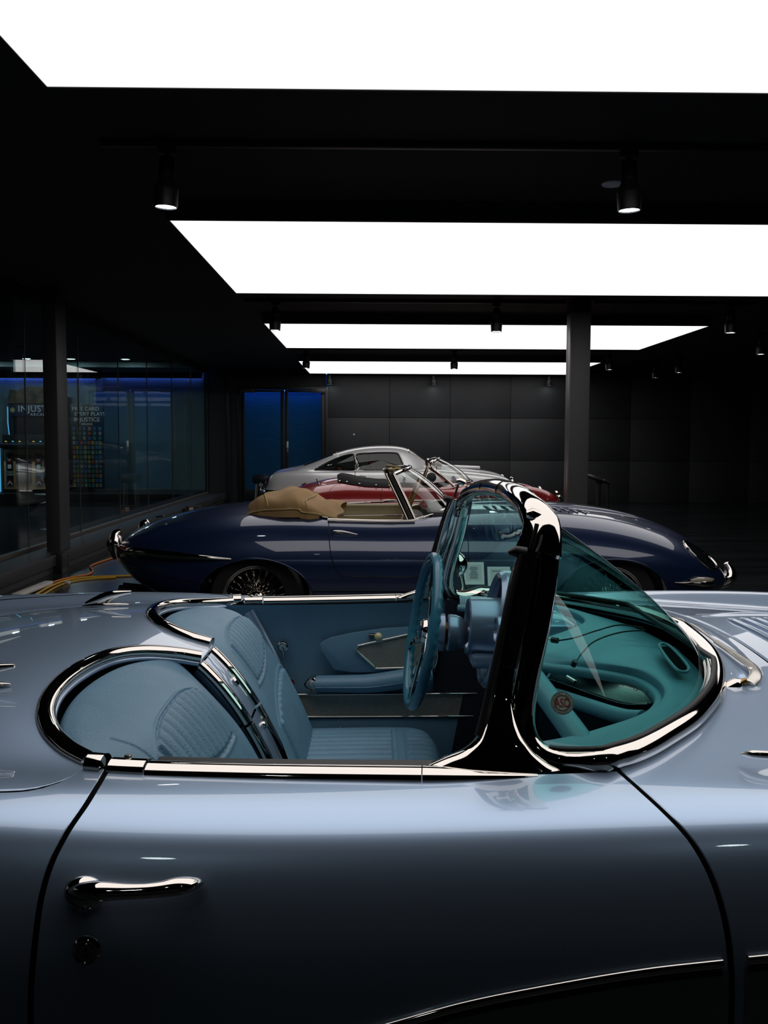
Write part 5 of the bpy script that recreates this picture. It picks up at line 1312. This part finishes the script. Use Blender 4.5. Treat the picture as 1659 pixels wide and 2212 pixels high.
def hole_p(C):
    h = np.abs(C[:, 1]); a = poly_in(C[:, 0], h, cock_p) & (C[:, 2] > .7)
    for wx in (-.83, 1.62): a |= (((C[:, 0] - wx) ** 2 + (C[:, 2] - .31) ** 2) < .34 ** 2) & (h > .5)
    return a
shell('body', P_, REDP, rc, 150, 70, hole_p)
for wx in (-.83, 1.62):
    for sd in (-1, 1): road_wheel(wx, sd * .64, .31, TYRE, rc, .15, .2)
    boxo('axle_cover', (wx, 0, .40), (.66, .9, .45), RUBBER, rc)
mk('cabin_floor', [(-.15, -.62, .42), (1.1, -.62, .42), (1.1, .62, .42), (-.15, .62, .42)], [(0, 1, 2, 3)], RUBBER, rc, smooth=False)
boxo('cabin_lining', (.0, 0, .6), (.1, 1.1, .4), RUBBER, rc); boxo('dash', (1.0, 0, .77), (.12, 1.1, .14), RUBBER, rc, .02)
tube('cockpit_edge', [Vector((x, sd_ * h, P_.at(x, h, 1).z + .006)) for sd_ in (-1,) for (x, h) in ((-.02, .53), (.2, .605), (.5, .62), (.9, .605))], .014, mat('black_vinyl', (.008, .008, .009), 0, .85, spec=.25, bump=('noise', 150, .1, .001)), rc, k=8)
# black tonneau over the folded hood with press studs
VIN = MATS['black_vinyl']
tq = [(-.46, .955), (-.40, .975), (-.30, .96), (-.20, .93), (-.10, .905), (.05, .895), (.18, .895), (.215, .88)]
TP = bsp([(a, 0, b) for a, b in tq], 26)
def ton(i, j):
    s = j / 30 * 2 - 1; x = TP[i][0]; hw = float(np.interp(x, [-.46, -.3, -.1, .215], [.50, .60, .655, .665]))
    h = hw * s; zb = P_.at(x, min(abs(h), .68), 1).z
    w = .008 * math.sin(11 * s + 7 * i / 25) * (1 - abs(s))
    return Vector((x + .03 * abs(s) ** 3, h, max(zb + .008, lerp(TP[i][2], zb + .010, abs(s) ** 3)) + w))
TQ2 = [[ton(i, j) for j in range(31)] for i in range(26)]
v, f = grid(26, 31, lambda i, j: TQ2[i][j]); mk('tonneau', v, f, VIN, rc)
for i in (1, 5, 11, 18, 24): lathe('press_stud', [(.0001, .010), (.012, .008), (.016, 0)], axisM(TQ2[i][0] + Vector((0, -.006, .016)), (0, -.7, .7)), CHROME, rc, 14)
# windscreen: near pillar curved chrome
hw0 = [Vector((.78, -.54, 1.13)), Vector((.84, -.42, 1.165)), Vector((.90, -.2, 1.185)), Vector((.92, 0, 1.19))]
bw0 = [Vector((1.05, -.62, .85)), Vector((1.20, -.50, .865)), Vector((1.32, -.25, .88)), Vector((1.36, 0, .885))]
tR = bsp(hw0 + mir(hw0[:-1])[::-1], 31); bR = bsp(bw0 + mir(bw0[:-1])[::-1], 31)
tube('windscreen_header', [Vector(p) for p in tR], .017, CHROME, rc, k=10); tube('windscreen_base', [Vector(p) for p in bR], .014, CHROME, rc, k=8)
mk('windscreen', *grid(31, 10, lambda i, j: Vector(bR[i]).lerp(Vector(tR[i]), j / 9) + Vector((.03, 0, .02)) * math.sin(math.pi * j / 9)), CLEARG, rc)
for sd in (-1, 1): tube('screen_pillar', [Vector(p) for p in bsp([Vector((1.07, sd * .63, .835)), Vector((.93, sd * .60, .96)), Vector((.80, sd * .565, 1.06)), Vector((.775, sd * .54, 1.13)), Vector((.80, sd * .50, 1.16))], 20)], .019, CHROME, rc, k=10)
tube('wood_steering_wheel', [Matrix.Translation((.72, .30, .90)) @ Vector((-1, 0, .4)).normalized().to_track_quat('Z', 'Y').to_matrix().to_4x4() @ Vector((.19 * math.cos(a), .19 * math.sin(a), 0)) for a in np.linspace(0, 2 * math.pi, 36, endpoint=False)], .014, WOOD, rc, k=8, closed=True)
mk('screen_sticker', *lathe_vf([(.0001, 0), (.04, 0)], axisM(Vector((1.07, -.56, .93)), (.6, -.7, .3)), 20), mat('sticker_pale', (.45, .42, .5), 0, .5, var=(50, .4)), rc, smooth=False)
# trim
strip_pts = [PP.p(690, 1089, .006), PP.p(760, 1087, .006), PP.p(830, 1084, .006), PP.p(900, 1082, .006), PP.p(990, 1080, .006), PP.p(1080, 1079, .006)]
tube('side_strip', [Vector(p) for p in bsp(strip_pts, 40)], .011, CHROME, rc, k=6)
tube('door_handle', [PP.p(829, 1083, .02), PP.p(838, 1082, .03), PP.p(848, 1082, .03), PP.p(862, 1081, .01)], .014, CHROME, rc, k=8, scale=[1.2, 1.1, .8, .5])
gv = [(PP.xv(826, 1056)), (PP.xv(824, 1066)), (PP.xv(823, 1076)), (PP.xv(823, 1090))]
groove('door_gap', P_, gv, rc, .005, both=False)
groove('lid_gap', P_, [PP.xv(730, 1046), PP.xv(715, 1056), PP.xv(709, 1068), PP.xv(709, 1088)], rc, .003, both=False)
for sd in (-1, 1):
    c_ = Vector((2.43, sd * .62, .70))
    lathe('headlamp_rim', [(.075, .0), (.082, .012), (.092, .004), (.095, -.02)], axisM(c_, (1, 0, .45)), CHROME, rc, 24)
    lathe('headlamp', [(.0001, .035), (.04, .028), (.076, .004)], axisM(c_, (1, 0, .45)), mat('lamp_glass', (.5, .5, .48), .4, .1, coat=1, var=(60, .2)), rc, 24)
tube('antenna', [PP.p(690, 1048, 0), PP.p(685, 1040, .03)], .008, CHROME, rc, k=6)
tube('lid_hinge', [PP.p(650, 1043, .004), PP.p(660, 1041, .012)], .012, mat('brass', (.35, .2, .06), 1, .35), rc, k=6)

# ================================================================ SILVER COUPE
SILV = mat('silver_paint', (0.86, 0.86, 0.87), 0.35, 0.36, coat=1.0, coat_rough=0.02, var=(2, .02))
YS = 17.35
sc = empty('silver_coupe', (0, YS, 0), 'silver fastback coupe parked furthest away by the back wall', 'car')
def ss(zr, hr, zb_, hb, zs=.62, hw=.84, zbot=.2, zmid=None):
    """roof height, roof half width, belt height, belt half width"""
    hw = max(hw, hb + .03)
    return [(0, zr), (hr * .4, zr), (hr * .75, zr - .012), (hr, zr - .035), (lerp(hr, hb, .25), lerp(zr - .035, zb_, .22)), (lerp(hr, hb, .62), lerp(zr - .035, zb_, .62)), (lerp(hr, hb, .90), lerp(zr - .035, zb_, .93)), (hb, zb_), (lerp(hb, hw, .55), zb_ - .012), (hw - .004, zb_ - .06), (hw, zs + .04), (hw, zs - .08), (hw - .02, .42), (hw - .07, .27), (hw - .15, zbot)]
SST = [(-1.83, ss(.66, .40, .63, .50, .56, .62, .45)), (-1.80, ss(.80, .50, .775, .60, .60, .70, .38)), (-1.72, ss(.885, .52, .850, .68, .60, .76, .34)), (-1.50, ss(.925, .50, .880, .70, .62, .80, .26)), (-1.25, ss(.97, .48, .892, .71, .62, .82)), (-1.0, ss(1.06, .48, .897, .71)), (-.75, ss(1.165, .48, .90, .71)), (-.45, ss(1.265, .50, .902, .71)), (-.10, ss(1.325, .51, .905, .71)), (.25, ss(1.338, .51, .907, .71)),
       (.50, ss(1.325, .50, .91, .71)), (.68, ss(1.28, .50, .915, .71)), (.84, ss(1.16, .52, .92, .70)), (1.0, ss(1.04, .54, .925, .70)), (1.14, ss(.965, .52, .925, .69)), (1.4, ss(.945, .40, .905, .66)), (1.8, ss(.925, .36, .875, .66)), (2.15, ss(.885, .34, .835, .66, .60, .82)), (2.42, ss(.80, .34, .775, .62, .56, .76, .28)), (2.58, ss(.66, .34, .66, .54, .52, .66, .34)), (2.63, ss(.50, .3, .50, .40, .46, .5, .40))]
S_ = Surf(SST); SP = Px(S_, YS)
# windows given by photo outline on the near flank, opened on both sides
side_w = [(768, 982), (800, 978.5), (830, 977.5), (856, 978.5), (864, 985), (874, 1009), (874, 1014), (778, 1015.5), (772, 998)]
rear_w = [(764, 981), (740, 985), (715, 995), (690, 1008), (681, 1014.5), (690, 1016), (768, 1016), (767, 995)]
def xz(poly): 
    out = []
    for a, b in poly:
        p = SP.p(a, b); out.append((p.x, p.z))
    return out
sw1, sw2 = xz(side_w), xz(rear_w)
def hole_s(C):
    h = np.abs(C[:, 1]); a = (poly_in(C[:, 0], C[:, 2], sw1) | poly_in(C[:, 0], C[:, 2], sw2)) & (h > .42)
    a |= (C[:, 0] > .66) & (C[:, 0] < 1.10) & (h < .50 + .04 * (C[:, 0] - .66)) & (C[:, 2] > .95)
    a |= (C[:, 0] > -1.18) & (C[:, 0] < -.62) & (h < .42) & (C[:, 2] > .95)
    for wx in (-.92, 1.57): a |= (((C[:, 0] - wx) ** 2 + (C[:, 2] - .33) ** 2) < .36 ** 2) & (h > .5)
    return a
shell('body', S_, SILV, sc, 260, 130, hole_s)
DARKG = thin_glass('coupe_glass', (.55, .60, .58), 1.5)
for poly, nm in ((side_w, 'door_window'), (rear_w, 'quarter_window')):
    pts = [SP.p(a, b, -.004) for a, b in poly]; loop = [Vector(p) for p in bsp(pts, 50, closed=True)]
    c_ = sum(loop, Vector()) / len(loop)
    for sd in (-1, 1):
        lp = [Vector((p.x, p.y * -sd, p.z)) for p in loop]; cc = Vector((c_.x, c_.y * -sd, c_.z))
        g = mk(nm, [cc] + lp, [(0, 1 + i, 1 + (i + 1) % 50) for i in range(50)], DARKG, sc, smooth=False)
        tube('window_frame', lp, .013, CHROME, g, k=8, closed=True)
        tube('window_seal', [p + (cc - p) * .025 + Vector((0, sd * .004, 0)) for p in lp], .012, RUBBER, g, k=6, closed=True)
def span(name, x0, x1, hw, m, n=16, k=21, lift=.004):
    X, Hh = np.meshgrid(np.linspace(x0, x1, n), np.linspace(-hw, hw, k), indexing='ij'); V = S_.v_of_h(X.ravel(), np.abs(Hh).ravel()); Q = S_.P(X.ravel(), V); Q[:, 1] *= np.sign(Hh.ravel() + 1e-9); Q[:, 2] += lift
    v, f = grid(n, k, lambda i, j: Q[i * k + j]); return mk(name, v, f, m, sc), Q.reshape(n, k, 3)
g1, Q1 = span('windscreen', .66, 1.10, .515, CLEARG)
g2, Q2 = span('rear_window', -1.18, -.62, .425, mat('rear_glass_dark', (.008, .01, .014), 0, .05, coat=1, var=(5, .1)))
for g, Q in ((g1, Q1), (g2, Q2)):
    ring = [Vector(p) for p in list(Q[:, 0]) + list(Q[-1, 1:]) + list(Q[::-1, -1][1:]) + list(Q[0, ::-1][1:-1])]
    tube('screen_frame', ring, .014, CHROME, g, k=8, closed=True)
for wx in (-.92, 1.57):
    for sd in (-1, 1): wire_wheel(sc, wx, sd * .66, .33, .2, side=sd, spokes=False)
    boxo('axle_cover', (wx, 0, .42), (.7, .9, .5), RUBBER, sc)
mk('cabin_floor', [(-.9, -.66, .5), (1.1, -.66, .5), (1.1, .66, .5), (-.9, .66, .5)], [(0, 1, 2, 3)], RUBBER, sc, smooth=False)
OXB = mat('oxblood_leather', (.10, .015, .012), 0, .45, bump=('voronoi', 150, .1, .001))
for y in (-.33, .33):
    boxo('seat_back', (.05, y, .80), (.14, .46, .52), OXB, sc, .05, ry=-.2); boxo('seat_cushion', (.32, y, .58), (.5, .46, .14), OXB, sc, .05)
    boxo('rear_seat', (-.55, y, .80), (.16, .44, .34), OXB, sc, .06, ry=-.3)
boxo('dash', (.98, 0, .84), (.2, 1.2, .14), RUBBER, sc, .03)
tube('wood_steering_wheel', [Matrix.Translation((.72, .34, .93)) @ Vector((-1, 0, .4)).normalized().to_track_quat('Z', 'Y').to_matrix().to_4x4() @ Vector((.19 * math.cos(a), .19 * math.sin(a), 0)) for a in np.linspace(0, 2 * math.pi, 36, endpoint=False)], .014, WOOD, sc, k=8, closed=True)
groove('door_gap', S_, [SP.xv(767, 1018), SP.xv(767, 1026), SP.xv(768, 1040), SP.xv(770, 1055)], sc, .006, both=False)
groove('door_gap', S_, [SP.xv(880, 1017), SP.xv(893, 1018), SP.xv(908, 1022), SP.xv(916, 1030), SP.xv(917, 1042)], sc, .006, both=False)
tube('door_handle', [SP.p(771, 1030, .02), SP.p(780, 1028, .04), SP.p(790, 1029, .02)], .013, CHROME, sc, k=8)
vp_ = [SP.p(927, 1024, .003), SP.p(927, 1036, .003)]
lathe('side_vent', [(.0001, .004), (.075, .004), (.085, 0)], axisM(SP.p(932, 1031, .0), SP.n(932, 1031)), RUBBER, sc, 24)
tube('fuel_lid', [SP.p(643, 1003, .004), SP.p(642, 1015, .004)], .004, RUBBER, sc, k=6)
boxo('bonnet_scoop', (1.62, 0, .955), (.7, .34, .05), SILV, sc, .022, ry=.035)
lathe('door_mirror', [(.0001, .02), (.05, .012), (.055, 0), (.0001, -.004)], axisM((1.12, -.72, 1.02), (1, 0, 0)), CHROME, sc, 20)
tube('mirror_stem', [Vector((1.14, -.70, .93)), Vector((1.13, -.72, 1.01))], .012, CHROME, sc, k=8)
for sd in (-1, 1):
    lathe('headlamp_rim', [(.085, 0), (.095, .012), (.105, 0), (.105, -.03)], axisM((2.50, sd * .60, .70), (1, 0, .35)), CHROME, sc, 24)
    lathe('headlamp', [(.0001, .03), (.05, .024), (.088, .002)], axisM((2.50, sd * .60, .70), (1, 0, .35)), MATS['lamp_glass'], sc, 24)
    tube('tail_lamp', [Vector((-1.80, sd * .62, .76)), Vector((-1.81, sd * .62, .66))], .035, MATS['dark_red_lens'], sc, k=10)
tube('rear_bumper', [Vector(p) for p in bsp([(-1.45, -.84, .52), (-1.75, -.80, .52), (-1.92, -.55, .52), (-1.95, 0, .52), (-1.92, .55, .52), (-1.75, .8, .52)], 30)], .04, CHROME, sc, k=10)
for y in (-.5, .5): tube('overrider', [(-1.96, y, .48), (-1.97, y, .58), (-1.93, y, .66)], .04, CHROME, sc, k=10)
tube('front_bumper', [Vector(p) for p in bsp([(2.3, -.82, .48), (2.6, -.70, .48), (2.70, -.4, .48), (2.72, 0, .48), (2.70, .4, .48), (2.6, .7, .48)], 30)], .04, CHROME, sc, k=10)
# ================================================================ games room behind the glass
GWALL = mat('games_room_wall', (0.10, 0.15, 0.17), 0.0, 0.6, var=(3, .12, (1, 1, .4)), bump=('noise', 25, .15, .004))
boxo('wall_games_back', (-6.42, 21.95, ZC / 2), (5.2, 0.1, ZC), GWALL, kind='structure')
boxo('wall_games_step', (-7.55, 21.6, ZC / 2), (2.9, 0.6, ZC), GWALL, kind='structure')
boxo('wall_games_left', (LX - .05, 7.0, ZC / 2), (0.1, 31.0, ZC), CEILM, kind='structure')
boxo('floor_platform', (-6.42, 21.0, 0.1375), (5.2, 1.8, 0.275), BLACKM, kind='structure')
boxo('ceiling_soffit', (-6.42, 21.0, 2.985), (5.2, 1.8, 0.12), mat('soffit_grey', (.10, .13, .14), 0, .6, var=(2, .1)), kind='structure')
boxo('ceiling_added_lip', (-7.45, 21.05, 2.84), (3.1, 0.04, 0.18), CEILM, kind='structure'); boxo('ceiling_added_lip_right', (-4.95, 21.62, 2.89), (2.3, 0.04, 0.18), CEILM, kind='structure')  # lips added to hide the LED tape so only its wash shows
boxo('floor_games', (-6.45, 7.0, 0.004), (5.2, 27.0, 0.008), mat('black_matte_flooring', (.008, .008, .009), 0, .9, spec=.1, var=(5, .2)), kind='structure')
VIOLED = emitter('violet_blue_led_tape', (0.12, 0.20, 1.0), 14.0)
boxo('led_strip', (-7.55, 21.25, 2.80), (2.88, 0.04, 0.03), VIOLED, label='blue LED strip above the arcade machine behind the glass', cat='light strip')
boxo('led_strip', (-4.95, 21.85, 2.86), (2.2, 0.04, 0.03), VIOLED, label='violet-blue LED strip along the wall right of the arcade machine', cat='light strip')
DLM = emitter('downlight_white', (.8, .95, 1.0), 8.0)
for dx, lab in ((-7.9, 'small round downlight glowing over the arcade machine'), (-7.0, 'added round downlight over the right half of the arcade machine'), (-6.1, 'added round downlight over the card board'), (-5.0, 'added round downlight nearest the showroom glass')):  # after the first, downlights are added to brighten wall and cabinet fronts
    dl = mk('downlight', *lathe_vf([(.0001, -.004), (.08, -.004)], Matrix.Translation((dx, 19.6, ZC)), 24), DLM, label=lab, cat='downlight', group='games room downlights', smooth=False)
    la = bpy.data.lights.new('downlight_lamp', 'AREA'); la.shape = 'DISK'; la.size = .16; la.energy = 13; la.color = (.75, .95, 1.0)
    lo = bpy.data.objects.new('downlight_lamp', la); COL.objects.link(lo); lo.parent = dl; lo.location = (dx, 19.6, ZC - .01)
# arcade machine
AX, AY, AZ = -7.28, 20.75, 0.275
ac_ = empty('arcade_machine', (AX, AY, AZ), 'tall arcade machine with dark marquee and wood front behind the glass', 'arcade machine')
ABLK = mat('arcade_black', (.010, .011, .013), 0, .35, var=(4, .1)); ANAVY = mat('arcade_navy', (.012, .02, .045), 0, .4, var=(3, .2))
AWOOD = mat('arcade_wood_print', (.62, .33, .14), 0, .5, var=(9, .35, (6, 1, .6))); AWHT = mat('arcade_white', (.6, .6, .6), 0, .5, var=(9, .05)); ARED = mat('arcade_red', (.35, .02, .03), 0, .5, var=(9, .05))
boxo('cabinet', (0, .25, .62), (1.28, .8, 1.24), ABLK, ac_, .01)
boxo('screen_hood', (0, .45, 1.65), (1.28, .4, .85), ABLK, ac_, .01)
boxo('screen', (0, .23, 1.33), (1.05, .02, .52), mat('dark_screen', (.006, .007, .010), 0, .12, coat=1, var=(3, .1)), ac_)
boxo('title_sign', (0, .20, 1.77), (1.22, .06, .26), ANAVY, ac_, .01)
plate('marquee', [(-.62, .22, 1.92), (-.58, .22, 2.22), (-.40, .22, 2.20), (-.2, .22, 2.28), (.2, .22, 2.28), (.4, .22, 2.20), (.58, .22, 2.22), (.62, .22, 1.92)], .05, (0, -1, 0), mat('marquee_print', (.05, .035, .02), 0, .4, var=(7, .9)), ac_)
GLOWT = emitter('sign_glow_pale', (.55, .62, .68), .35)
R90 = Matrix.Rotation(math.pi / 2, 4, 'X')
text_obj('title_text', 'INJUSTICE', .19, Matrix.Translation((0.06, .165, 1.80)) @ R90, GLOWT, ac_, .002, spacing=1.1)
text_obj('title_text', 'ARCADE', .085, Matrix.Translation((0.06, .165, 1.68)) @ R90, GLOWT, ac_, .002, spacing=1.3)
lathe('title_emblem', [(.0001, 0), (.06, 0)], Matrix.Translation((-.52, .165, 1.78)) @ R90, mat('emblem_gold', (.30, .26, .12), .3, .4, var=(40, .4)), ac_, n=6)
boxo('control_panel', (0, -.05, 1.06), (1.30, .56, .08), ABLK, ac_, .01, rx=.25)
random.seed(5)
bm_ = [emitter('button_%s' % n, c, 1.2) for n, c in (('yellow', (.7, .5, .08)), ('green', (.1, .6, .2)), ('cyan', (.1, .6, .8)), ('red', (.8, .1, .08)))]
for k in range(16):
    lathe('button', [(.0001, .02), (.018, .018), (.022, 0)], Matrix.Translation((-.56 + .074 * k, -.16 + .1 * (k % 2), 1.09)), bm_[k % 4], ac_, n=10)
BLUET = emitter('blue_edge_tube', (.12, .45, .8), 1.3)
tube('edge_light', [(-.645, -.30, 1.00), (.645, -.30, 1.00)], .012, BLUET, ac_, k=6)
tube('edge_light', [(-.60, .18, 1.15), (-.635, .18, 1.5), (-.63, .18, 1.85)], .010, BLUET, ac_, k=6); tube('edge_light', [(-.645, -.29, .02), (-.645, -.29, 1.0)], .012, BLUET, ac_, k=6)
boxo('front_panel', (0, -.165, .50), (1.22, .02, .86), AWOOD, ac_, .004)
for x in (-.18, .42): 
    cd = boxo('coin_door', (x, -.185, .50), (.34, .03, .62), ABLK, ac_, .008)
    lathe('coin_lock', [(.0001, .01), (.014, .01), (.016, 0)], axisM((x + .10, -.20, .62), (0, -1, 0)), DCHROME, cd, 12)
for x in (-.48, .14):
    st_ = boxo('card_strip', (x, -.182, .50), (.15, .02, .70), ABLK, ac_, .004)
    for z, d, m_ in ((.74, -1, AWHT), (.70, -1, ARED), (.26, 1, ARED), (.22, 1, AWHT)):
        plate('chevron', [(x - .055, -.195, z + .035 * -d), (x, -.195, z + .0 + .03 * d * 1), (x + .055, -.195, z + .035 * -d), (x + .055, -.195, z - .035 * d - .03), (x, -.195, z + .03 * d - .03), (x - .055, -.195, z - .035 * d - .03)], .004, (0, -1, 0), m_, st_)
    boxo('card_icon', (x, -.195, .56), (.075, .006, .085), AWHT, st_)
    text_obj('card_text', 'TAKE', .06, Matrix.Translation((x, -.196, .44)) @ R90, AWHT, st_, .001); text_obj('card_text', 'CARD', .06, Matrix.Translation((x, -.196, .385)) @ R90, AWHT, st_, .001)
# card board
cb = empty('card_poster_board', (-6.14, 20.75, AZ), 'tall black board of colourful collector cards beside the arcade machine', 'poster board')
boxo('board', (0, 0, .97), (.70, .06, 1.88), ABLK, cb, .01)
text_obj('board_text', 'FREE CARD', .115, Matrix.Translation((-.02, -.035, 1.80)) @ R90, GLOWT, cb, .001); text_obj('board_text', 'EVERY PLAY!', .115, Matrix.Translation((.06, -.035, 1.69)) @ R90, GLOWT, cb, .001)
text_obj('board_text', 'INJUSTICE', .125, Matrix.Translation((.0, -.035, 1.57)) @ R90, GLOWT, cb, .001); text_obj('board_text', 'ARCADE', .06, Matrix.Translation((.0, -.035, 1.475)) @ R90, GLOWT, cb, .001)
cm = [mat('card_print_%d' % i, c, 0, .35, var=(45, .7)) for i, c in enumerate(((.20, .14, .03), (.03, .09, .06), (.03, .06, .14), (.16, .05, .03), (.14, .14, .12), (.04, .11, .13)))]
v0, f0 = MB().box((0, 0, 0), (.058, .012, .078)).v, MB().box((0, 0, 0), (.058, .012, .078)).f
cms = []
for m_ in cm:
    me = bpy.data.meshes.new('collector_card'); me.from_pydata(v0, [], f0); me.materials.append(m_); cms.append(me)
for r in range(13):
    n = 6 if r < 3 else 8
    for c in range(n):
        o = bpy.data.objects.new('collector_card', cms[(r * 5 + c * 3 + random.randint(0, 2)) % 6]); COL.objects.link(o); o.parent = cb
        o.location = (-.28 + .56 * c / (n - 1), -.036, 1.38 - .102 * r)
# small table and dark bits behind the glass
tb = empty('round_table', (-5.02, 15.0, 0), 'small round white table half hidden behind the left column', 'table')
lathe('table_top', [(.0001, .565), (.25, .565), (.26, .555), (.25, .545), (.0001, .545)], None, AWHT, tb, 32); lathe('table_stem', [(.03, .545), (.03, .03), (.18, .015), (.19, 0)], None, BLACKM, tb, 20)

# ================================================================ loose things in the showroom
YEL = mat('yellow_cable', (.55, .30, .015), 0, .45, var=(30, .08)); ORG = mat('orange_cable', (.60, .16, .01), 0, .45, var=(30, .08))
def fl(pts, z, n=50): return [Vector(p) for p in bsp([unpz(x, y, z) for x, y in pts], n)]
tube('yellow_extension_cord', fl([(30, 1306), (70, 1288), (112, 1265), (150, 1252), (190, 1247), (240, 1245), (306, 1243)], .012), .011, YEL, k=8, label='yellow extension cord running over the floor to the blue car tailpipe', cat='cord')
tube('yellow_extension_cord', fl([(50, 1306), (90, 1286), (125, 1266), (160, 1255), (200, 1250), (250, 1247)], .012), .009, YEL, k=8, label='shorter yellow cord lying just in front of the other yellow cord', cat='cord')
tube('orange_extension_cord', fl([(98, 1268), (112, 1259), (140, 1250), (172, 1244), (192, 1240), (200, 1234), (196, 1227), (194, 1224), (205, 1218), (228, 1210), (250, 1203), (262, 1200)], .012), .010, ORG, k=8, label='orange extension cord bending along the ledge under the blue car bumper', cat='cord')
cv1, cv2 = unpz(34, 1291, .02), unpz(106, 1262, .02)
d_ = (cv2 - cv1); boxo('cable_cover', (cv1 + cv2) / 2 + Vector((0, 0, .018)), (d_.length, .09, .036), mat('cover_white', (.62, .58, .55), 0, .5, var=(8, .06)), bevel=.012, rz=math.atan2(d_.y, d_.x), label='white plastic cable cover strip on the floor beside the ledge', cat='cable cover')
cl_ = unpz(146, 1262, .02); boxo('cable_clip', cl_ + Vector((0, .0, .016)), (.05, .05, .03), AWHT, bevel=.01, label='small pale clip holding the yellow cords together', cat='clip')
bx_ = empty('cardboard_box', (-3.17, 17.0, 0), 'small dark box with white label by the ledge behind the blue car', 'box')
boxo('carton', (0, 0, .125), (.24, .22, .25), mat('carton_dark', (.05, .03, .02), 0, .6, var=(9, .2)), bx_, .006); boxo('white_label', (-.02, -.112, .13), (.07, .004, .2), AWHT, bx_); boxo('orange_label', (.06, -.112, .12), (.05, .004, .14), ORG, bx_)
stl = empty('black_stool', (-2.36, 20.5, 0), 'black padded stool in front of the left glass door leaf', 'stool')
boxo('seat', (0, 0, .59), (.36, .36, .20), mat('black_seat_vinyl', (.008, .010, .016), 0, .35, var=(6, .1)), stl, .05)
for sx in (-.13, .13):
    for sy in (-.13, .13): tube('leg', [(sx * .8, sy * .8, .50), (sx, sy, 0)], .014, DCHROME, stl, k=8)
# pedestal on the right
pd = empty('machine_stand', unpz(1300, 1130, 0) * 0 + Vector((3.30, 14.0, 0)), 'black stand with two posts and a saddle-like top right of the column', 'stand')
tube('post', [(.05, 0, 0), (.05, 0, .80)], .035, BLACKM, pd, k=12); tube('post', [(.20, .05, 0), (.20, .05, .83)], .022, BLACKM, pd, k=12)
tube('saddle', [Vector(p) for p in bsp([(-.16, 0, .93), (-.06, 0, .90), (.04, 0, .86), (.11, 0, .85)], 14)], .06, BLACKM, pd, k=14, up0=(0, 0, 1), ry=.035, scale=[.35 + .75 * math.sin(math.pi * (i + 1.5) / 16) for i in range(14)])
tube('cross_bar', [(.02, 0, .80), (.14, .02, .84), (.22, .05, .80)], .028, BLACKM, pd, k=10); boxo('base', (.10, .02, .03), (.5, .4, .06), BLACKM, pd, .01)
# two little placards on stands in front of the blue car
PAPER = mat('placard_paper', (.88, .88, .86), 0, .6, var=(6, .03)); PGREY = mat('placard_grey', (.70, .71, .71), 0, .6, var=(6, .03))
YC_ = 5.55
for (x0, x1, y0, y1, lab, lines) in ((1001, 1046, 1215, 1262, 'small white printed placard on a chrome stand, seen through the roadster windscreen left', 12), (1053, 1103, 1225, 1268, 'small white placard with a drawing, right of the other placard behind the windscreen', 3)):
    a, b, c = unpx(x0, y1, YC_), unpx(x1, y0, YC_), unpx((x0 + x1) / 2, (y0 + y1) / 2, YC_); w, h = b.x - a.x, b.z - a.z
    e = empty('placard_stand', (c.x, YC_, 0), lab, 'placard', 'placards by the blue car')
    tl = math.radians(-24); pv_ = empty('placard', (0, 0, c.z), parent=e); pv_.rotation_euler = (tl, 0, 0)
    boxo('card', (0, 0, 0), (w, .004, h * 1.06), PAPER, pv_); boxo('printed_area', (0, -.0025, .004), (w * .74, .001, h * .76), PGREY, pv_)
    tube('pole', [(0, .02, 0), (0, .02, c.z - .01)], .006, CHROME, e, k=10); lathe('foot', [(.0001, .02), (.02, .02), (.05, .008), (.055, 0)], None, CHROME, e, 24)
    boxo('clamp', (-w * .35, 0, c.z - h / 2 - .006), (.03, .02, .02), CHROME, e, .003)
    random.seed(lines)
    for k in range(lines):
        if lines > 5: boxo('text_line', (0, -.0035, h * .28 - k * h * .048), (w * random.uniform(.25, .48), .001, h * .018), INK, pv_)
        else: boxo('text_line', (0 if k == 0 else -.02 + .03 * k, -.0035, h * (.30 if k == 0 else .05 - .1 * k)), (w * (.6 if k == 0 else .25), .001, h * (.03 if k == 0 else .05)), INK, pv_)
